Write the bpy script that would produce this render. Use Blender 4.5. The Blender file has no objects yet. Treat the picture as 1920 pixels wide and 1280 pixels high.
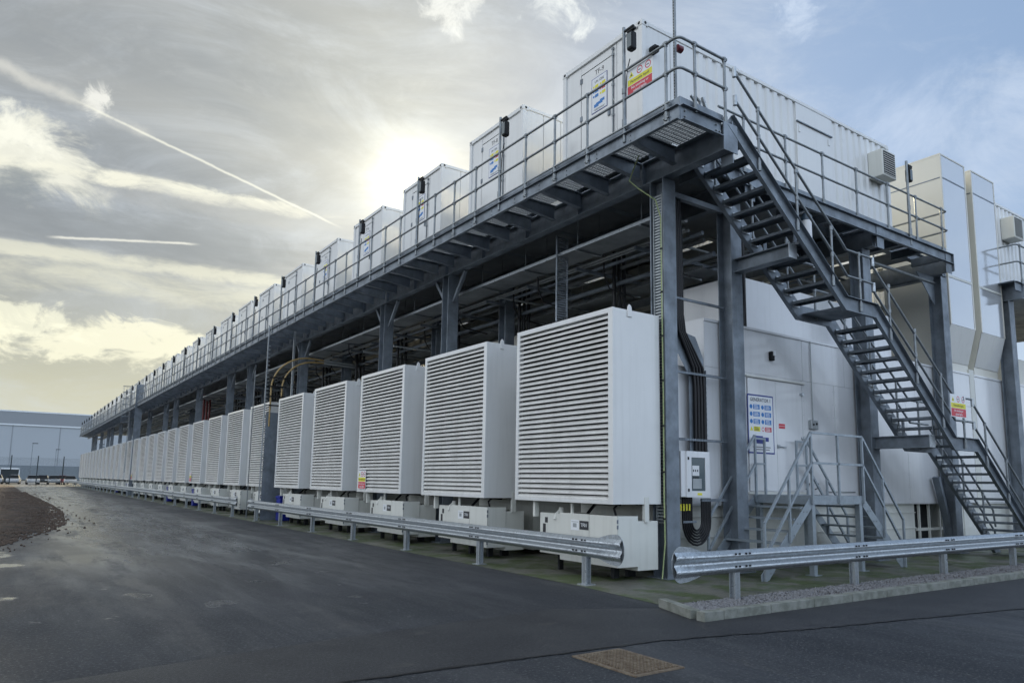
import bpy, math, random
from mathutils import Vector, Matrix
R = math.radians
random.seed(7)
sc = bpy.context.scene
col = sc.collection

# ------------------------------------------------------------------ camera
CAM = Vector((-9.2676, -9.2351, 1.6))
YAW, PITCH, ROLL, FPX = 0.602649, 0.134829, 0.016123, 1350.745
fw = Vector((math.sin(YAW)*math.cos(PITCH), math.cos(YAW)*math.cos(PITCH), math.sin(PITCH)))
rt = Vector((math.cos(YAW), -math.sin(YAW), 0)); up = rt.cross(fw)
rt2 = rt*math.cos(ROLL)+up*math.sin(ROLL); up2 = -rt*math.sin(ROLL)+up*math.cos(ROLL)
def ray(x, y):
    return (rt2*((x-960)/FPX)+up2*((720-y)/FPX)+fw).normalized()
cd = bpy.data.cameras.new('camera'); cam = bpy.data.objects.new('camera', cd); col.objects.link(cam)
m = Matrix((rt2, up2, -fw)).transposed().to_4x4(); m.translation = CAM
cam.matrix_world = m
cd.sensor_width = 36; cd.lens = FPX/1920*36; cd.shift_y = 80/1920; cd.clip_start = 0.1; cd.clip_end = 6000
sc.camera = cam

# ------------------------------------------------------------------ view + render
sc.view_settings.view_transform = 'Standard'; sc.view_settings.look = 'None'
sc.view_settings.exposure = 0.60; sc.view_settings.gamma = 1; sc.view_settings.use_curve_mapping = False
sc.render.engine = 'CYCLES'
sc.cycles.use_denoising = True; sc.cycles.use_adaptive_sampling = True; sc.cycles.adaptive_threshold = 0.025
sc.cycles.max_bounces = 5; sc.cycles.diffuse_bounces = 3; sc.cycles.glossy_bounces = 2
sc.cycles.sample_clamp_indirect = 6; sc.cycles.caustics_reflective = False; sc.cycles.caustics_refractive = False

# ------------------------------------------------------------------ sky and sun
SUN = ray(772, 346)
SUN_EL = math.asin(SUN.z); SUN_AZ = math.atan2(SUN.x, SUN.y)
w = bpy.data.worlds.new("World"); sc.world = w; w.use_nodes = True
nt = w.node_tree; nt.nodes.clear(); NN, LL = nt.nodes, nt.links
def lk(a, b): LL.new(a, b)
def val(v):
    n = NN.new('ShaderNodeValue'); n.outputs[0].default_value = v; return n.outputs[0]
def mt(op, a, b=None, c=None, clamp=False):
    n = NN.new('ShaderNodeMath'); n.operation = op; n.use_clamp = clamp
    for i, s in enumerate((a, b, c)):
        if s is None: continue
        if isinstance(s, (int, float)): n.inputs[i].default_value = s
        else: lk(s, n.inputs[i])
    return n.outputs[0]
def dotv(v, d):
    n = NN.new('ShaderNodeVectorMath'); n.operation = 'DOT_PRODUCT'; lk(v, n.inputs[0]); n.inputs[1].default_value = tuple(d); return n.outputs['Value']
def sst(x, a, b):   # smooth step
    n = NN.new('ShaderNodeMapRange'); n.interpolation_type = 'SMOOTHSTEP'
    lk(x, n.inputs[0]); n.inputs[1].default_value = a; n.inputs[2].default_value = b; return n.outputs[0]
def mixc(f, a, b, mode='MIX'):
    n = NN.new('ShaderNodeMix'); n.data_type = 'RGBA'; n.blend_type = mode
    for s, i in ((f, 0), (a, 6), (b, 7)):
        if isinstance(s, (int, float)): n.inputs[i].default_value = s
        elif isinstance(s, tuple): n.inputs[i].default_value = (*s, 1)
        else: lk(s, n.inputs[i])
    return n.outputs[2]
def noise(vec, scale, detail=5, rough=.55, dist=0, vscale=None):
    if vscale:
        mp = NN.new('ShaderNodeMapping'); lk(vec, mp.inputs[0]); mp.inputs['Scale'].default_value = vscale; vec = mp.outputs[0]
    n = NN.new('ShaderNodeTexNoise'); lk(vec, n.inputs['Vector']); n.inputs['Scale'].default_value = scale
    n.inputs['Detail'].default_value = detail; n.inputs['Roughness'].default_value = rough; n.inputs['Distortion'].default_value = dist
    return n.outputs['Fac']
tc = NN.new('ShaderNodeTexCoord'); vn = NN.new('ShaderNodeVectorMath'); vn.operation = 'NORMALIZE'
lk(tc.outputs['Generated'], vn.inputs[0]); V = vn.outputs[0]
sx = NN.new('ShaderNodeSeparateXYZ'); lk(V, sx.inputs[0]); VZ = sx.outputs[2]
sky = NN.new('ShaderNodeTexSky'); sky.sky_type = 'NISHITA'; sky.sun_disc = False
sky.sun_elevation = SUN_EL; sky.sun_rotation = SUN_AZ; sky.air_density = 1.0; sky.dust_density = 1.5; sky.ozone_density = 1.5
K = 10.0                                   # cloud radiances below are written for strength 1
def C(r, g, b): return (r*K, g*K, b*K)
zc = mt('MAXIMUM', VZ, 0.0)
cs = dotv(V, SUN)
ang = mt('ARCCOSINE', mt('MINIMUM', cs, 0.99999))
hs = Vector((math.sin(SUN_AZ), math.cos(SUN_AZ), 0)); haz = dotv(V, hs)
# clear sky under a thin veil of high cloud, thicker and greyer on the left of the sun
left = sst(dotv(V, (-math.cos(SUN_AZ), math.sin(SUN_AZ), 0)), -0.50, 0.05)
veilc = mixc(sst(VZ, 0.0, 0.45), C(.34, .41, .51), C(.185, .275, .42))
base = mixc(0.78, sky.outputs[0], veilc)
bigband = noise(V, 2.0, 7, .58, .4, (1, 1, 3.4))
grey = mixc(sst(bigband, .30, .72), C(.150, .170, .192), C(.235, .248, .252))
lowwarm = mt('MULTIPLY', mt('SUBTRACT', 1.0, sst(VZ, .01, .30)), sst(haz, .1, .85))
grey = mixc(mt('MULTIPLY', lowwarm, .92), grey, C(.46, .445, .31))
c1 = mixc(mt('MULTIPLY', left, .95), base, grey)
# soft cirrus streaks over the blue
cir = sst(noise(V, 2.6, 11, .66, 1.1, (1, 1.8, 3.2)), .42, .78)
c1 = mixc(mt('MULTIPLY', cir, .42), c1, C(.46, .51, .57))
cir2 = sst(noise(V, 7, 10, .7, .6, (1.4, 1, 4)), .50, .80)
c1 = mixc(mt('MULTIPLY', cir2, .16), c1, C(.56, .58, .58))
# brightness added to the sky out of view, lifting the shaded white walls
fill_w = mt('MULTIPLY', sst(dotv(V, (-1, 0, 0)), .08, .75), sst(VZ, -.02, .10))
fill_b = mt('MULTIPLY', sst(dotv(V, (0, -1, 0)), -.05, .75), sst(VZ, -.02, .10))
cn = sst(noise(V, 2.6, 9, .6, .4, (1, 1, 2)), .36, .62)
c1 = mixc(mt('MULTIPLY', fill_w, .9), c1, mixc(cn, C(.64, .74, .88), C(1.08, 1.13, 1.18)))
c1 = mixc(mt('MULTIPLY', fill_b, .9), c1, mixc(cn, C(.50, .66, .94), C(.88, 1.0, 1.14)))
# fair banks and lit streets of cloud, placed by direction
def blob(px, py, wdeg, hdeg, scale, lo, soft, colr, amt, seedv=(0, 0, 0), flat=1.0):
    global c1
    d = ray(px, py); side = d.cross(Vector((0, 0, 1))).normalized(); upv = side.cross(d)
    a = mt('DIVIDE', dotv(V, side), math.tan(R(wdeg))); b = mt('DIVIDE', dotv(V, upv), math.tan(R(hdeg)))
    rr = mt('SQRT', mt('ADD', mt('MULTIPLY', a, a), mt('MULTIPLY', b, b)))
    mk = mt('MULTIPLY', mt('SUBTRACT', 1.0, sst(rr, .1, 1.0)), mt('GREATER_THAN', dotv(V, d), 0.3))
    mp = NN.new('ShaderNodeMapping'); lk(V, mp.inputs[0]); mp.inputs['Location'].default_value = seedv; mp.inputs['Scale'].default_value = (1, 1, flat)
    n = noise(mp.outputs[0], scale, 12, .66, .55)
    n2 = mt('ADD', n, mt('MULTIPLY', mt('SUBTRACT', mk, .5), .30))
    f = mt('MULTIPLY', mt('MULTIPLY', sst(n2, lo, lo+soft), sst(mk, .0, .45)), amt)
    c1 = mixc(f, c1, colr)
blob(50, 295, 8.5, 5.0, 11, .46, .20, C(.56, .56, .49), .95, (3, 1, 0), 1.5)
blob(15, 250, 6, 3.4, 14, .50, .20, C(.66, .66, .58), .75, (3, 6, 0), 1.5)
blob(10, 338, 7, 2.4, 9, .44, .25, C(.165, .19, .21), .85, (5, 1, 0), 2)
blob(340, 358, 18, .9, 12, .36, .30, C(.66, .65, .54), .8, (1, 4, 0), 4)
blob(300, 500, 24, .9, 9, .36, .3, C(.60, .59, .47), .6, (6, 2, 2), 4)
blob(330, 535, 26, 2.8, 7, .44, .35, C(.60, .59, .46), .5, (2, 2, 2), 4)
blob(210, 425, 24, 2.8, 6, .40, .35, C(.165, .185, .205), .7, (2, 7, 2), 4)
blob(500, 400, 16, 1.6, 7, .42, .3, C(.30, .31, .31), .45, (9, 7, 2), 4)
blob(200, 640, 12, 3.6, 17, .47, .18, C(.70, .68, .52), .75, (8, 2, 0), 1.8)
blob(50, 600, 9, 3.0, 18, .49, .18, C(.70, .69, .54), .65, (1, 9, 3), 1.8)
blob(1060, 25, 6, 3.2, 20, .50, .24, C(.62, .65, .64), .75, (4, 4, 1))
blob(850, 12, 3.6, 3.2, 24, .50, .24, C(.66, .67, .64), .6, (6, 4, 1))
blob(1495, 25, 3.0, 3.0, 20, .49, .26, C(.50, .57, .67), .5, (6, 1, 1))
blob(182, 185, 2.0, 3.0, 30, .52, .2, C(.62, .62, .58), .8, (0, 1, 8))
blob(1850, 260, 14, 8, 6, .44, .36, C(.46, .53, .64), .5, (0, 5, 5))
# condensation trails: great-circle bands between two directions
def trail(p0, p1, wdeg0, colr, amt, brk=.0):
    global c1
    a, b = ray(*p0), ray(*p1); n = a.cross(b).normalized(); mid = (a+b).normalized(); half = a.angle(b)/2
    t = n.cross(mid).normalized()
    along = mt('DIVIDE', dotv(V, t), math.sin(half))
    wob = mt('MULTIPLY', mt('SUBTRACT', noise(V, 30, 5, .65), .5), R(wdeg0)*1.5)
    dd = mt('ABSOLUTE', mt('ADD', dotv(V, n), wob))
    prof = mt('SUBTRACT', 1.0, sst(dd, 0, R(wdeg0)))
    endf = mt('SUBTRACT', 1.0, sst(mt('ABSOLUTE', along), .75, 1.0))
    f = mt('MULTIPLY', mt('MULTIPLY', prof, endf), mt('GREATER_THAN', dotv(V, mid), 0.5))
    f = mt('MULTIPLY', f, sst(noise(V, 16, 7, .65), brk-.22, brk+.14))
    c1 = mixc(mt('MULTIPLY', f, amt), c1, colr)
trail((-80, 85), (300, 262), .62, C(.46, .46, .43), .7, .46)
trail((120, 178), (650, 432), .14, C(.66, .66, .57), .62, .34)
trail((80, 444), (380, 458), .14, C(.55, .55, .50), .9, .34)
# bright veil round the hidden sun
g1 = mt('EXPONENT', mt('MULTIPLY', mt('POWER', mt('DIVIDE', ang, R(2.7)), 2.0), -1.0))
g2 = mt('EXPONENT', mt('DIVIDE', ang, -R(9.0)))
gn = mt('ADD', .50, mt('MULTIPLY', noise(V, 4, 9, .65, .5, (1, 1, 2.5)), 1.0))
add = NN.new('ShaderNodeVectorMath'); add.operation = 'SCALE'; add.inputs[0].default_value = C(1.0, .95, .72); lk(mt('MULTIPLY', mt('ADD', mt('MULTIPLY', g1, .5), mt('MULTIPLY', g2, .50)), gn), add.inputs['Scale'])
fin = mixc(1.0, c1, add.outputs[0], 'ADD')
# below the horizon: dull ground tone
fin = mixc(sst(VZ, -.03, 0.0), C(.10, .10, .10), fin)
bg = NN.new('ShaderNodeBackground'); bg.inputs['Strength'].default_value = 0.1; lk(fin, bg.inputs['Color'])
wo = NN.new('ShaderNodeOutputWorld'); lk(bg.outputs[0], wo.inputs[0])
w.cycles.sampling_method = 'MANUAL'; w.cycles.sample_map_resolution = 1024

sd = bpy.data.lights.new('sun', 'SUN'); sd.energy = 5.0; sd.angle = R(6); sd.color = (1.0, .86, .58)
so = bpy.data.objects.new('sun', sd); col.objects.link(so)
so.rotation_euler = (-SUN).to_track_quat('-Z', 'Y').to_euler(); so.location = (0, 0, 60)

# ------------------------------------------------------------------ mesh helpers
class MB:
    def __init__(s): s.v = []; s.f = []; s.sm = []
    def add(s, vs, fs, smooth=False):
        o = len(s.v); s.v += [tuple(v) for v in vs]; s.f += [tuple(o+i for i in f) for f in fs]; s.sm += [smooth]*len(fs); return s
    def box(s, x0, x1, y0, y1, z0, z1):
        if x0 > x1: x0, x1 = x1, x0
        if y0 > y1: y0, y1 = y1, y0
        if z0 > z1: z0, z1 = z1, z0
        return s.add([(x0,y0,z0),(x1,y0,z0),(x1,y1,z0),(x0,y1,z0),(x0,y0,z1),(x1,y0,z1),(x1,y1,z1),(x0,y1,z1)],
                     [(0,3,2,1),(4,5,6,7),(0,1,5,4),(1,2,6,5),(2,3,7,6),(3,0,4,7)])
    def bar(s, p, q, w, h, up=(0, 0, 1)):
        p, q = Vector(p), Vector(q); d = (q-p).normalized(); u = Vector(up)
        a = d.cross(u).normalized()*w/2; b = a.cross(d).normalized()*h/2
        vs = [p-a-b, p+a-b, p+a+b, p-a+b, q-a-b, q+a-b, q+a+b, q-a+b]
        return s.add(vs, [(0,1,2,3),(4,7,6,5),(0,4,5,1),(1,5,6,2),(2,6,7,3),(3,7,4,0)])
    def tube(s, pts, r, n=10, cap=True):
        pts = [Vector(p) for p in pts]; rings = []
        prev = None
        for i, p in enumerate(pts):
            d = (pts[min(i+1, len(pts)-1)]-pts[max(i-1, 0)]).normalized()
            if prev is None:
                a = d.cross(Vector((0, 0, 1)) if abs(d.z) < .9 else Vector((1, 0, 0))).normalized()
            else: a = (prev-d*prev.dot(d)).normalized()
            prev = a; b = d.cross(a)
            rings.append([p+(a*math.cos(2*math.pi*k/n)+b*math.sin(2*math.pi*k/n))*r for k in range(n)])
        vs = [v for rg in rings for v in rg]; fs = []
        for i in range(len(rings)-1):
            for k in range(n): fs.append((i*n+k, i*n+(k+1)%n, (i+1)*n+(k+1)%n, (i+1)*n+k))
        s.add(vs, fs, True)
        if cap:
            s.add(rings[0], [tuple(reversed(range(n)))]); s.add(rings[-1], [tuple(range(n))])
        return s
    def ext(s, prof, axis, a, b, close=True):
        # prof: 2-D points; axis 'x': (y,z) 'y': (x,z) 'z': (x,y)
        n = len(prof)
        def P(t, q): return {'x': (t, q[0], q[1]), 'y': (q[0], t, q[1]), 'z': (q[0], q[1], t)}[axis]
        vs = [P(a, q) for q in prof]+[P(b, q) for q in prof]
        fs = [(k, (k+1) % n, n+(k+1) % n, n+k) for k in range(n if close else n-1)]
        if close: fs += [tuple(reversed(range(n))), tuple(range(n, 2*n))]
        return s.add(vs, fs)
    def ibeam(s, axis, a, b, c1, c2, w, h, tf=.02, tw=.014):
        # axis x: centre (y=c1), bottom z=c2 ; axis y: centre x=c1 ; axis z: centre (x,y)=(c1,c2), web along y
        if axis == 'x':
            s.box(a, b, c1-w/2, c1+w/2, c2, c2+tf); s.box(a, b, c1-w/2, c1+w/2, c2+h-tf, c2+h); s.box(a, b, c1-tw/2, c1+tw/2, c2+tf, c2+h-tf)
        elif axis == 'y':
            s.box(c1-w/2, c1+w/2, a, b, c2, c2+tf); s.box(c1-w/2, c1+w/2, a, b, c2+h-tf, c2+h); s.box(c1-tw/2, c1+tw/2, a, b, c2+tf, c2+h-tf)
        else:
            s.box(c1-w/2, c1+w/2, c2-h/2, c2-h/2+tf, a, b); s.box(c1-w/2, c1+w/2, c2+h/2-tf, c2+h/2, a, b); s.box(c1-tw/2, c1+tw/2, c2-h/2+tf, c2+h/2-tf, a, b)
        return s
    def mesh(s, name):
        me = bpy.data.meshes.new(name); me.from_pydata(s.v, [], s.f); me.update()
        if any(s.sm):
            me.polygons.foreach_set('use_smooth', s.sm)
        return me
    def build(s, name, mat, parent=None, loc=None, bevel=0, kind=None, label=None):
        me = s.mesh(name)
        if mat is not None: me.materials.append(mat)
        return link(me, name, parent, loc, bevel, kind, label)
def link(me, name, parent=None, loc=None, bevel=0, kind=None, label=None):
    o = bpy.data.objects.new(name, me); col.objects.link(o)
    if parent is not None: o.parent = parent
    if loc is not None: o.location = loc
    if bevel:
        b = o.modifiers.new('bevel', 'BEVEL'); b.width = bevel; b.segments = 2; b.limit_method = 'ANGLE'; b.angle_limit = R(50)
    if kind: o['kind'] = kind
    if label: o['label'] = label
    return o
def tag(o, label, cat, group=None):
    o['label'] = label; o['category'] = cat
    if group: o['group'] = group
    return o
def thing(name, label, cat, loc=(0, 0, 0), group=None, rz=0):
    o = bpy.data.objects.new(name, None); col.objects.link(o); o.location = loc; o.rotation_euler = (0, 0, rz)
    o.empty_display_size = .2
    return tag(o, label, cat, group)
CH = {}
def kids(o): return [c for c in o.children]
def copy_tree(o, parent=None):
    c = o.copy(); col.objects.link(c); c.parent = parent
    for ch in kids(o): copy_tree(ch, c)
    return c
ORD = ['first', 'second', 'third', 'fourth', 'fifth', 'sixth', 'seventh', 'eighth', 'ninth', 'tenth', 'eleventh', 'twelfth', 'thirteenth', 'fourteenth', 'fifteenth', 'sixteenth', 'seventeenth', 'eighteenth', 'nineteenth', 'twentieth']
def ordn(i):
    if i < 20: return ORD[i]
    t = ['twenty', 'thirty'][(i+1)//10-2]; u = (i+1) % 10
    return ('thirtieth' if t == 'thirty' else 'twentieth') if u == 0 else t+'-'+ORD[u-1]

# ------------------------------------------------------------------ materials
MT = {}
def mat(name, color, rough=.5, metal=0., nscale=0, namt=.0, ncol=None, bump=0, bscale=40, coat=0, rvar=0, streak=0, spec=None):
    """plain paint or metal with uneven tone, optional vertical grime streaks and fine relief"""
    m = bpy.data.materials.new(name); m.use_nodes = True; n = m.node_tree.nodes; l = m.node_tree.links
    b = n['Principled BSDF']; b.inputs['Base Color'].default_value = (*color, 1); b.inputs['Roughness'].default_value = rough; b.inputs['Metallic'].default_value = metal
    if coat: b.inputs['Coat Weight'].default_value = coat; b.inputs['Coat Roughness'].default_value = .12
    if spec is not None: b.inputs['Specular IOR Level'].default_value = spec
    t = n.new('ShaderNodeTexCoord'); g = n.new('ShaderNodeNewGeometry'); P = g.outputs['Position']
    if nscale:
        nz = n.new('ShaderNodeTexNoise'); nz.inputs['Scale'].default_value = nscale; nz.inputs['Detail'].default_value = 6; nz.inputs['Roughness'].default_value = .6
        l.new(P, nz.inputs['Vector'])
        mr = n.new('ShaderNodeMapRange'); l.new(nz.outputs[0], mr.inputs[0]); mr.inputs[1].default_value = .32; mr.inputs[2].default_value = .68
        mx = n.new('ShaderNodeMix'); mx.data_type = 'RGBA'; l.new(mr.outputs[0], mx.inputs[0])
        c2 = ncol or tuple(c*(1-namt) for c in color)
        mx.inputs[6].default_value = (*color, 1); mx.inputs[7].default_value = (*c2, 1); last = mx.outputs[2]
        if streak:
            mp = n.new('ShaderNodeMapping'); l.new(P, mp.inputs[0]); mp.inputs['Scale'].default_value = (9, 9, .55)
            n2 = n.new('ShaderNodeTexNoise'); n2.inputs['Scale'].default_value = 1.0; n2.inputs['Detail'].default_value = 5; l.new(mp.outputs[0], n2.inputs['Vector'])
            m2 = n.new('ShaderNodeMapRange'); l.new(n2.outputs[0], m2.inputs[0]); m2.inputs[1].default_value = .50; m2.inputs[2].default_value = .78; m2.inputs[4].default_value = streak
            mx2 = n.new('ShaderNodeMix'); mx2.data_type = 'RGBA'; l.new(m2.outputs[0], mx2.inputs[0]); l.new(last, mx2.inputs[6]); mx2.inputs[7].default_value = (color[0]*.42, color[1]*.41, color[2]*.36, 1); last = mx2.outputs[2]
        l.new(last, b.inputs['Base Color'])
        if rvar:
            m3 = n.new('ShaderNodeMapRange'); l.new(nz.outputs[0], m3.inputs[0]); m3.inputs[1].default_value = .3; m3.inputs[2].default_value = .7; m3.inputs[3].default_value = rough-rvar; m3.inputs[4].default_value = rough+rvar; l.new(m3.outputs[0], b.inputs['Roughness'])
    if bump:
        n3 = n.new('ShaderNodeTexNoise'); n3.inputs['Scale'].default_value = bscale; n3.inputs['Detail'].default_value = 4; l.new(P, n3.inputs['Vector'])
        bp = n.new('ShaderNodeBump'); bp.inputs['Strength'].default_value = bump; bp.inputs['Distance'].default_value = .02; l.new(n3.outputs[0], bp.inputs['Height']); l.new(bp.outputs[0], b.inputs['Normal'])
    MT[name] = m; return m
WHITE = mat('white_paint', (.76, .765, .75), .30, 0, .9, .07, bump=.05, bscale=2.5, coat=.7, streak=.13)
WALLW = mat('housing_paint', (.76, .77, .78), .24, 0, .8, .09, bump=.22, bscale=1.1, coat=.5, streak=.13)
LOUV = mat('louvre_paint', (.80, .79, .755), .42, 0, 2.2, .15, streak=.26)
CREAM = mat('cream_paint', (.71, .715, .665), .42, 0, 1.6, .08, streak=.18)
GLOSS = mat('gloss_duct_paint', (.62, .64, .66), .10, .35, .5, .05, bump=.05, bscale=1.1, coat=.6)
DUCTC = mat('cream_duct_paint', (.68, .66, .58), .30, 0, .7, .05, bump=.03, bscale=2, coat=.2)
STEEL = mat('galvanised_steel', (.25, .288, .33), .50, .45, 2.4, .42, bump=.04, bscale=60, rvar=.10, streak=.3)
TUBE = mat('galvanised_tube', (.27, .295, .31), .42, .55, 9, .25, rvar=.1)
BRIGHT = mat('bright_galvanised_steel', (.50, .54, .57), .36, .70, 14, .28, bump=.10, bscale=40, rvar=.12)
SPANG = mat('spangled_zinc', (.58, .63, .67), .34, .70, 26, .45, bump=.22, bscale=30, rvar=.10)
STAIRS = mat('step_steel', (.36, .41, .45), .45, .5, 7, .22, rvar=.1)
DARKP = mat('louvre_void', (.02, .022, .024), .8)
BLACK = mat('black_plastic', (.007, .008, .010), .5, spec=.25)
CABLE = mat('black_cable_sheath', (.010, .010, .012), .35, spec=.35)
GYCAB = mat('green_yellow_cable', (.42, .44, .20), .5, 0, 22, 0, (.20, .30, .14))
RED = mat('red_print', (.62, .05, .07), .5)
YEL = mat('yellow_print', (.78, .72, .05), .5)
BLUE = mat('blue_print', (.03, .20, .55), .5)
NAVY = mat('navy_print', (.03, .05, .25), .5)
SIGNW = mat('sign_white', (.80, .82, .84), .4)
BLKPR = mat('black_print', (.03, .03, .035), .5)
BINB = mat('blue_bin_plastic', (.008, .02, .26), .45)
REDPIPE = mat('red_pipe_paint', (.16, .025, .025), .5)
BRASS = mat('tan_conduit', (.46, .32, .13), .5, 0, 10, .3)
GLASSD = mat('cabinet_window', (.10, .13, .14), .12, 0)
INNER = mat('dull_interior_steel', (.26, .28, .29), .6, .3, 2, .4)
CONDUIT = mat('grey_conduit', (.42, .45, .46), .4, .5, 6, .2)

def ground_mat(name, kind):
    m = bpy.data.materials.new(name); m.use_nodes = True; n = m.node_tree.nodes; l = m.node_tree.links; b = n['Principled BSDF']
    g = n.new('ShaderNodeNewGeometry'); P = g.outputs['Position']
    def N(s, d=6, r=.6, sc3=None, dist=0):
        v = P
        if sc3: mp = n.new('ShaderNodeMapping'); l.new(P, mp.inputs[0]); mp.inputs['Scale'].default_value = sc3; v = mp.outputs[0]
        z = n.new('ShaderNodeTexNoise'); l.new(v, z.inputs['Vector']); z.inputs['Scale'].default_value = s; z.inputs['Detail'].default_value = d; z.inputs['Roughness'].default_value = r; z.inputs['Distortion'].default_value = dist; return z.outputs[0]
    def MR(x, a, bb, c=0., d=1.):
        z = n.new('ShaderNodeMapRange'); z.interpolation_type = 'SMOOTHSTEP'; l.new(x, z.inputs[0]); z.inputs[1].default_value = a; z.inputs[2].default_value = bb; z.inputs[3].default_value = c; z.inputs[4].default_value = d; return z.outputs[0]
    def MX(f, a, c):
        z = n.new('ShaderNodeMix'); z.data_type = 'RGBA'
        for s, i in ((f, 0), (a, 6), (c, 7)):
            if isinstance(s, (int, float)): z.inputs[i].default_value = s
            elif isinstance(s, tuple): z.inputs[i].default_value = (*s, 1)
            else: l.new(s, z.inputs[i])
        return z.outputs[2]
    def M(op, a, bb):
        z = n.new('ShaderNodeMath'); z.operation = op
        for s, i in ((a, 0), (bb, 1)):
            if isinstance(s, (int, float)): z.inputs[i].default_value = s
            else: l.new(s, z.inputs[i])
        return z.outputs[0]
    fine = N(95, 3, .7); med = N(11, 6, .65)
    grain = N(34, 3, .75)
    if kind == 'asphalt':
        big = N(.35, 6, .6); tracks = N(1.0, 7, .68, (1.6, .16, 1), .9)
        cc = MX(MR(big, .38, .62), (.013, .016, .022), (.025, .028, .035))
        cc = MX(MR(tracks, .52, .66, 0, .35), cc, (.060, .061, .062))
        cc = MX(MR(grain, .54, .68, 0, .9), cc, (.115, .118, .120))
        cc = MX(MR(grain, .46, .36, 0, .8), cc, (.007, .008, .010))
        cc = MX(MR(med, .62, .72, 0, .5), cc, (.014, .015, .018))
        dust = N(1.9, 9, .75, None, .4); cc = MX(MR(dust, .57, .68, 0, .30), cc, (.085, .082, .076))
        l.new(cc, b.inputs['Base Color'])
        wet = M('MULTIPLY', MR(N(.40, 5, .55, (1.5, .20, 1), .3), .36, .60), MR(N(1.5, 8, .7, (1.3, .35, 1)), .32, .62, .35, 1))
        rg = M('SUBTRACT', .66, M('MULTIPLY', wet, .50)); l.new(rg, b.inputs['Roughness'])
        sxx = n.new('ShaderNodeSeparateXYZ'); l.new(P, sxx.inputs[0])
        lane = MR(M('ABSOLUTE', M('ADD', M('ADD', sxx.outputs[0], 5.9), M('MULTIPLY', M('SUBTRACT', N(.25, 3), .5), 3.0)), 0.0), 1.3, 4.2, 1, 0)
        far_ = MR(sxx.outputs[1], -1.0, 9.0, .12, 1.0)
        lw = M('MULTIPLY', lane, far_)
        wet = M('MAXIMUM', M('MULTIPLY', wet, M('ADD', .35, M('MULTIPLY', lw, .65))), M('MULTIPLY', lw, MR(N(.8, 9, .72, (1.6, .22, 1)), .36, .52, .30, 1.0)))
        glare_tint = M('MULTIPLY', M('MULTIPLY', lw, MR(N(.75, 9, .72, (1.5, .26, 1), .3), .44, .62)), .75)  # pale sky glare painted into the road colour along the lane
        cc = MX(glare_tint, cc, (.175, .178, .175)); l.new(cc, b.inputs['Base Color'])
        pud = M('MULTIPLY', M('MULTIPLY', MR(N(.9, 6, .6, (1, .75, 1)), .585, .66), MR(sxx.outputs[0], -3.8, -5.0)), MR(sxx.outputs[1], -1.6, -.8))
        wet = M('MAXIMUM', wet, pud)
        rg = M('SUBTRACT', .72, M('ADD', M('MULTIPLY', wet, .48), M('MULTIPLY', pud, .08))); l.new(rg, b.inputs['Roughness']); l.new(M('ADD', .45, M('MULTIPLY', wet, .75)), b.inputs['Specular IOR Level'])
        h = M('MULTIPLY', M('ADD', M('MULTIPLY', fine, .4), M('MULTIPLY', grain, .8)), MR(wet, .15, .65, 1.0, .0)); st, di = .55, .008
    elif kind == 'patch':
        cc = MX(MR(N(1.2, 6), .35, .65), (.017, .018, .022), (.032, .033, .036))
        cc = MX(MR(grain, .53, .66, 0, .8), cc, (.085, .087, .092))
        cc = MX(MR(grain, .46, .36, 0, .8), cc, (.006, .007, .009))
        cc = MX(MR(N(2.6, 8, .7, None, .5), .58, .70, 0, .4), cc, (.09, .085, .075))
        l.new(cc, b.inputs['Base Color']); b.inputs['Roughness'].default_value = .52
        h = M('ADD', M('MULTIPLY', fine, .5), M('MULTIPLY', grain, .8)); st, di = .6, .012
    elif kind == 'pad':
        cc = MX(MR(N(.9, 7), .36, .64), (.15, .145, .12), (.085, .09, .07))
        cc = MX(MR(N(1.3, 8, .65, None, .5), .44, .58, 0, .9), cc, (.055, .080, .018))
        cc = MX(MR(med, .55, .7, 0, .5), cc, (.09, .085, .07))
        cc = MX(MR(fine, .55, .7, 0, .3), cc, (.26, .25, .22))
        l.new(cc, b.inputs['Base Color']); l.new(MR(N(.8, 5), .4, .6, .42, .75), b.inputs['Roughness'])
        h = M('ADD', fine, med); st, di = .3, .008
    elif kind == 'soil':
        cc = MX(MR(N(1.4, 8, .7), .38, .62), (.125, .085, .062), (.040, .030, .025))
        cc = MX(MR(N(9, 6, .7), .55, .68, 0, .7), cc, (.13, .10, .078))
        l.new(cc, b.inputs['Base Color']); b.inputs['Roughness'].default_value = .9
        h = M('ADD', N(7, 8, .75), fine); st, di = 1., .08
    elif kind == 'kerb':
        cc = MX(MR(N(6, 7), .35, .65), (.25, .26, .235), (.15, .16, .135))
        cc = MX(MR(fine, .5, .7, 0, .6), cc, (.14, .14, .12)); l.new(cc, b.inputs['Base Color']); b.inputs['Roughness'].default_value = .85
        h = fine; st, di = .5, .008
    elif kind == 'field':
        cc = MX(MR(N(.05, 6), .35, .65), (.06, .06, .045), (.045, .055, .03)); l.new(cc, b.inputs['Base Color']); b.inputs['Roughness'].default_value = .9
        h = fine; st, di = .3, .01
    bp = n.new('ShaderNodeBump'); bp.inputs['Strength'].default_value = st; bp.inputs['Distance'].default_value = di; l.new(h, bp.inputs['Height']); l.new(bp.outputs[0], b.inputs['Normal'])
    return m
ASPH, PATCH, PAD, SOIL, KERB, FIELD = [ground_mat(n_, k_) for n_, k_ in (('asphalt_road', 'asphalt'), ('new_asphalt', 'patch'), ('mossy_concrete', 'pad'), ('brown_soil', 'soil'), ('kerb_concrete', 'kerb'), ('rough_ground', 'field'))]

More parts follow.
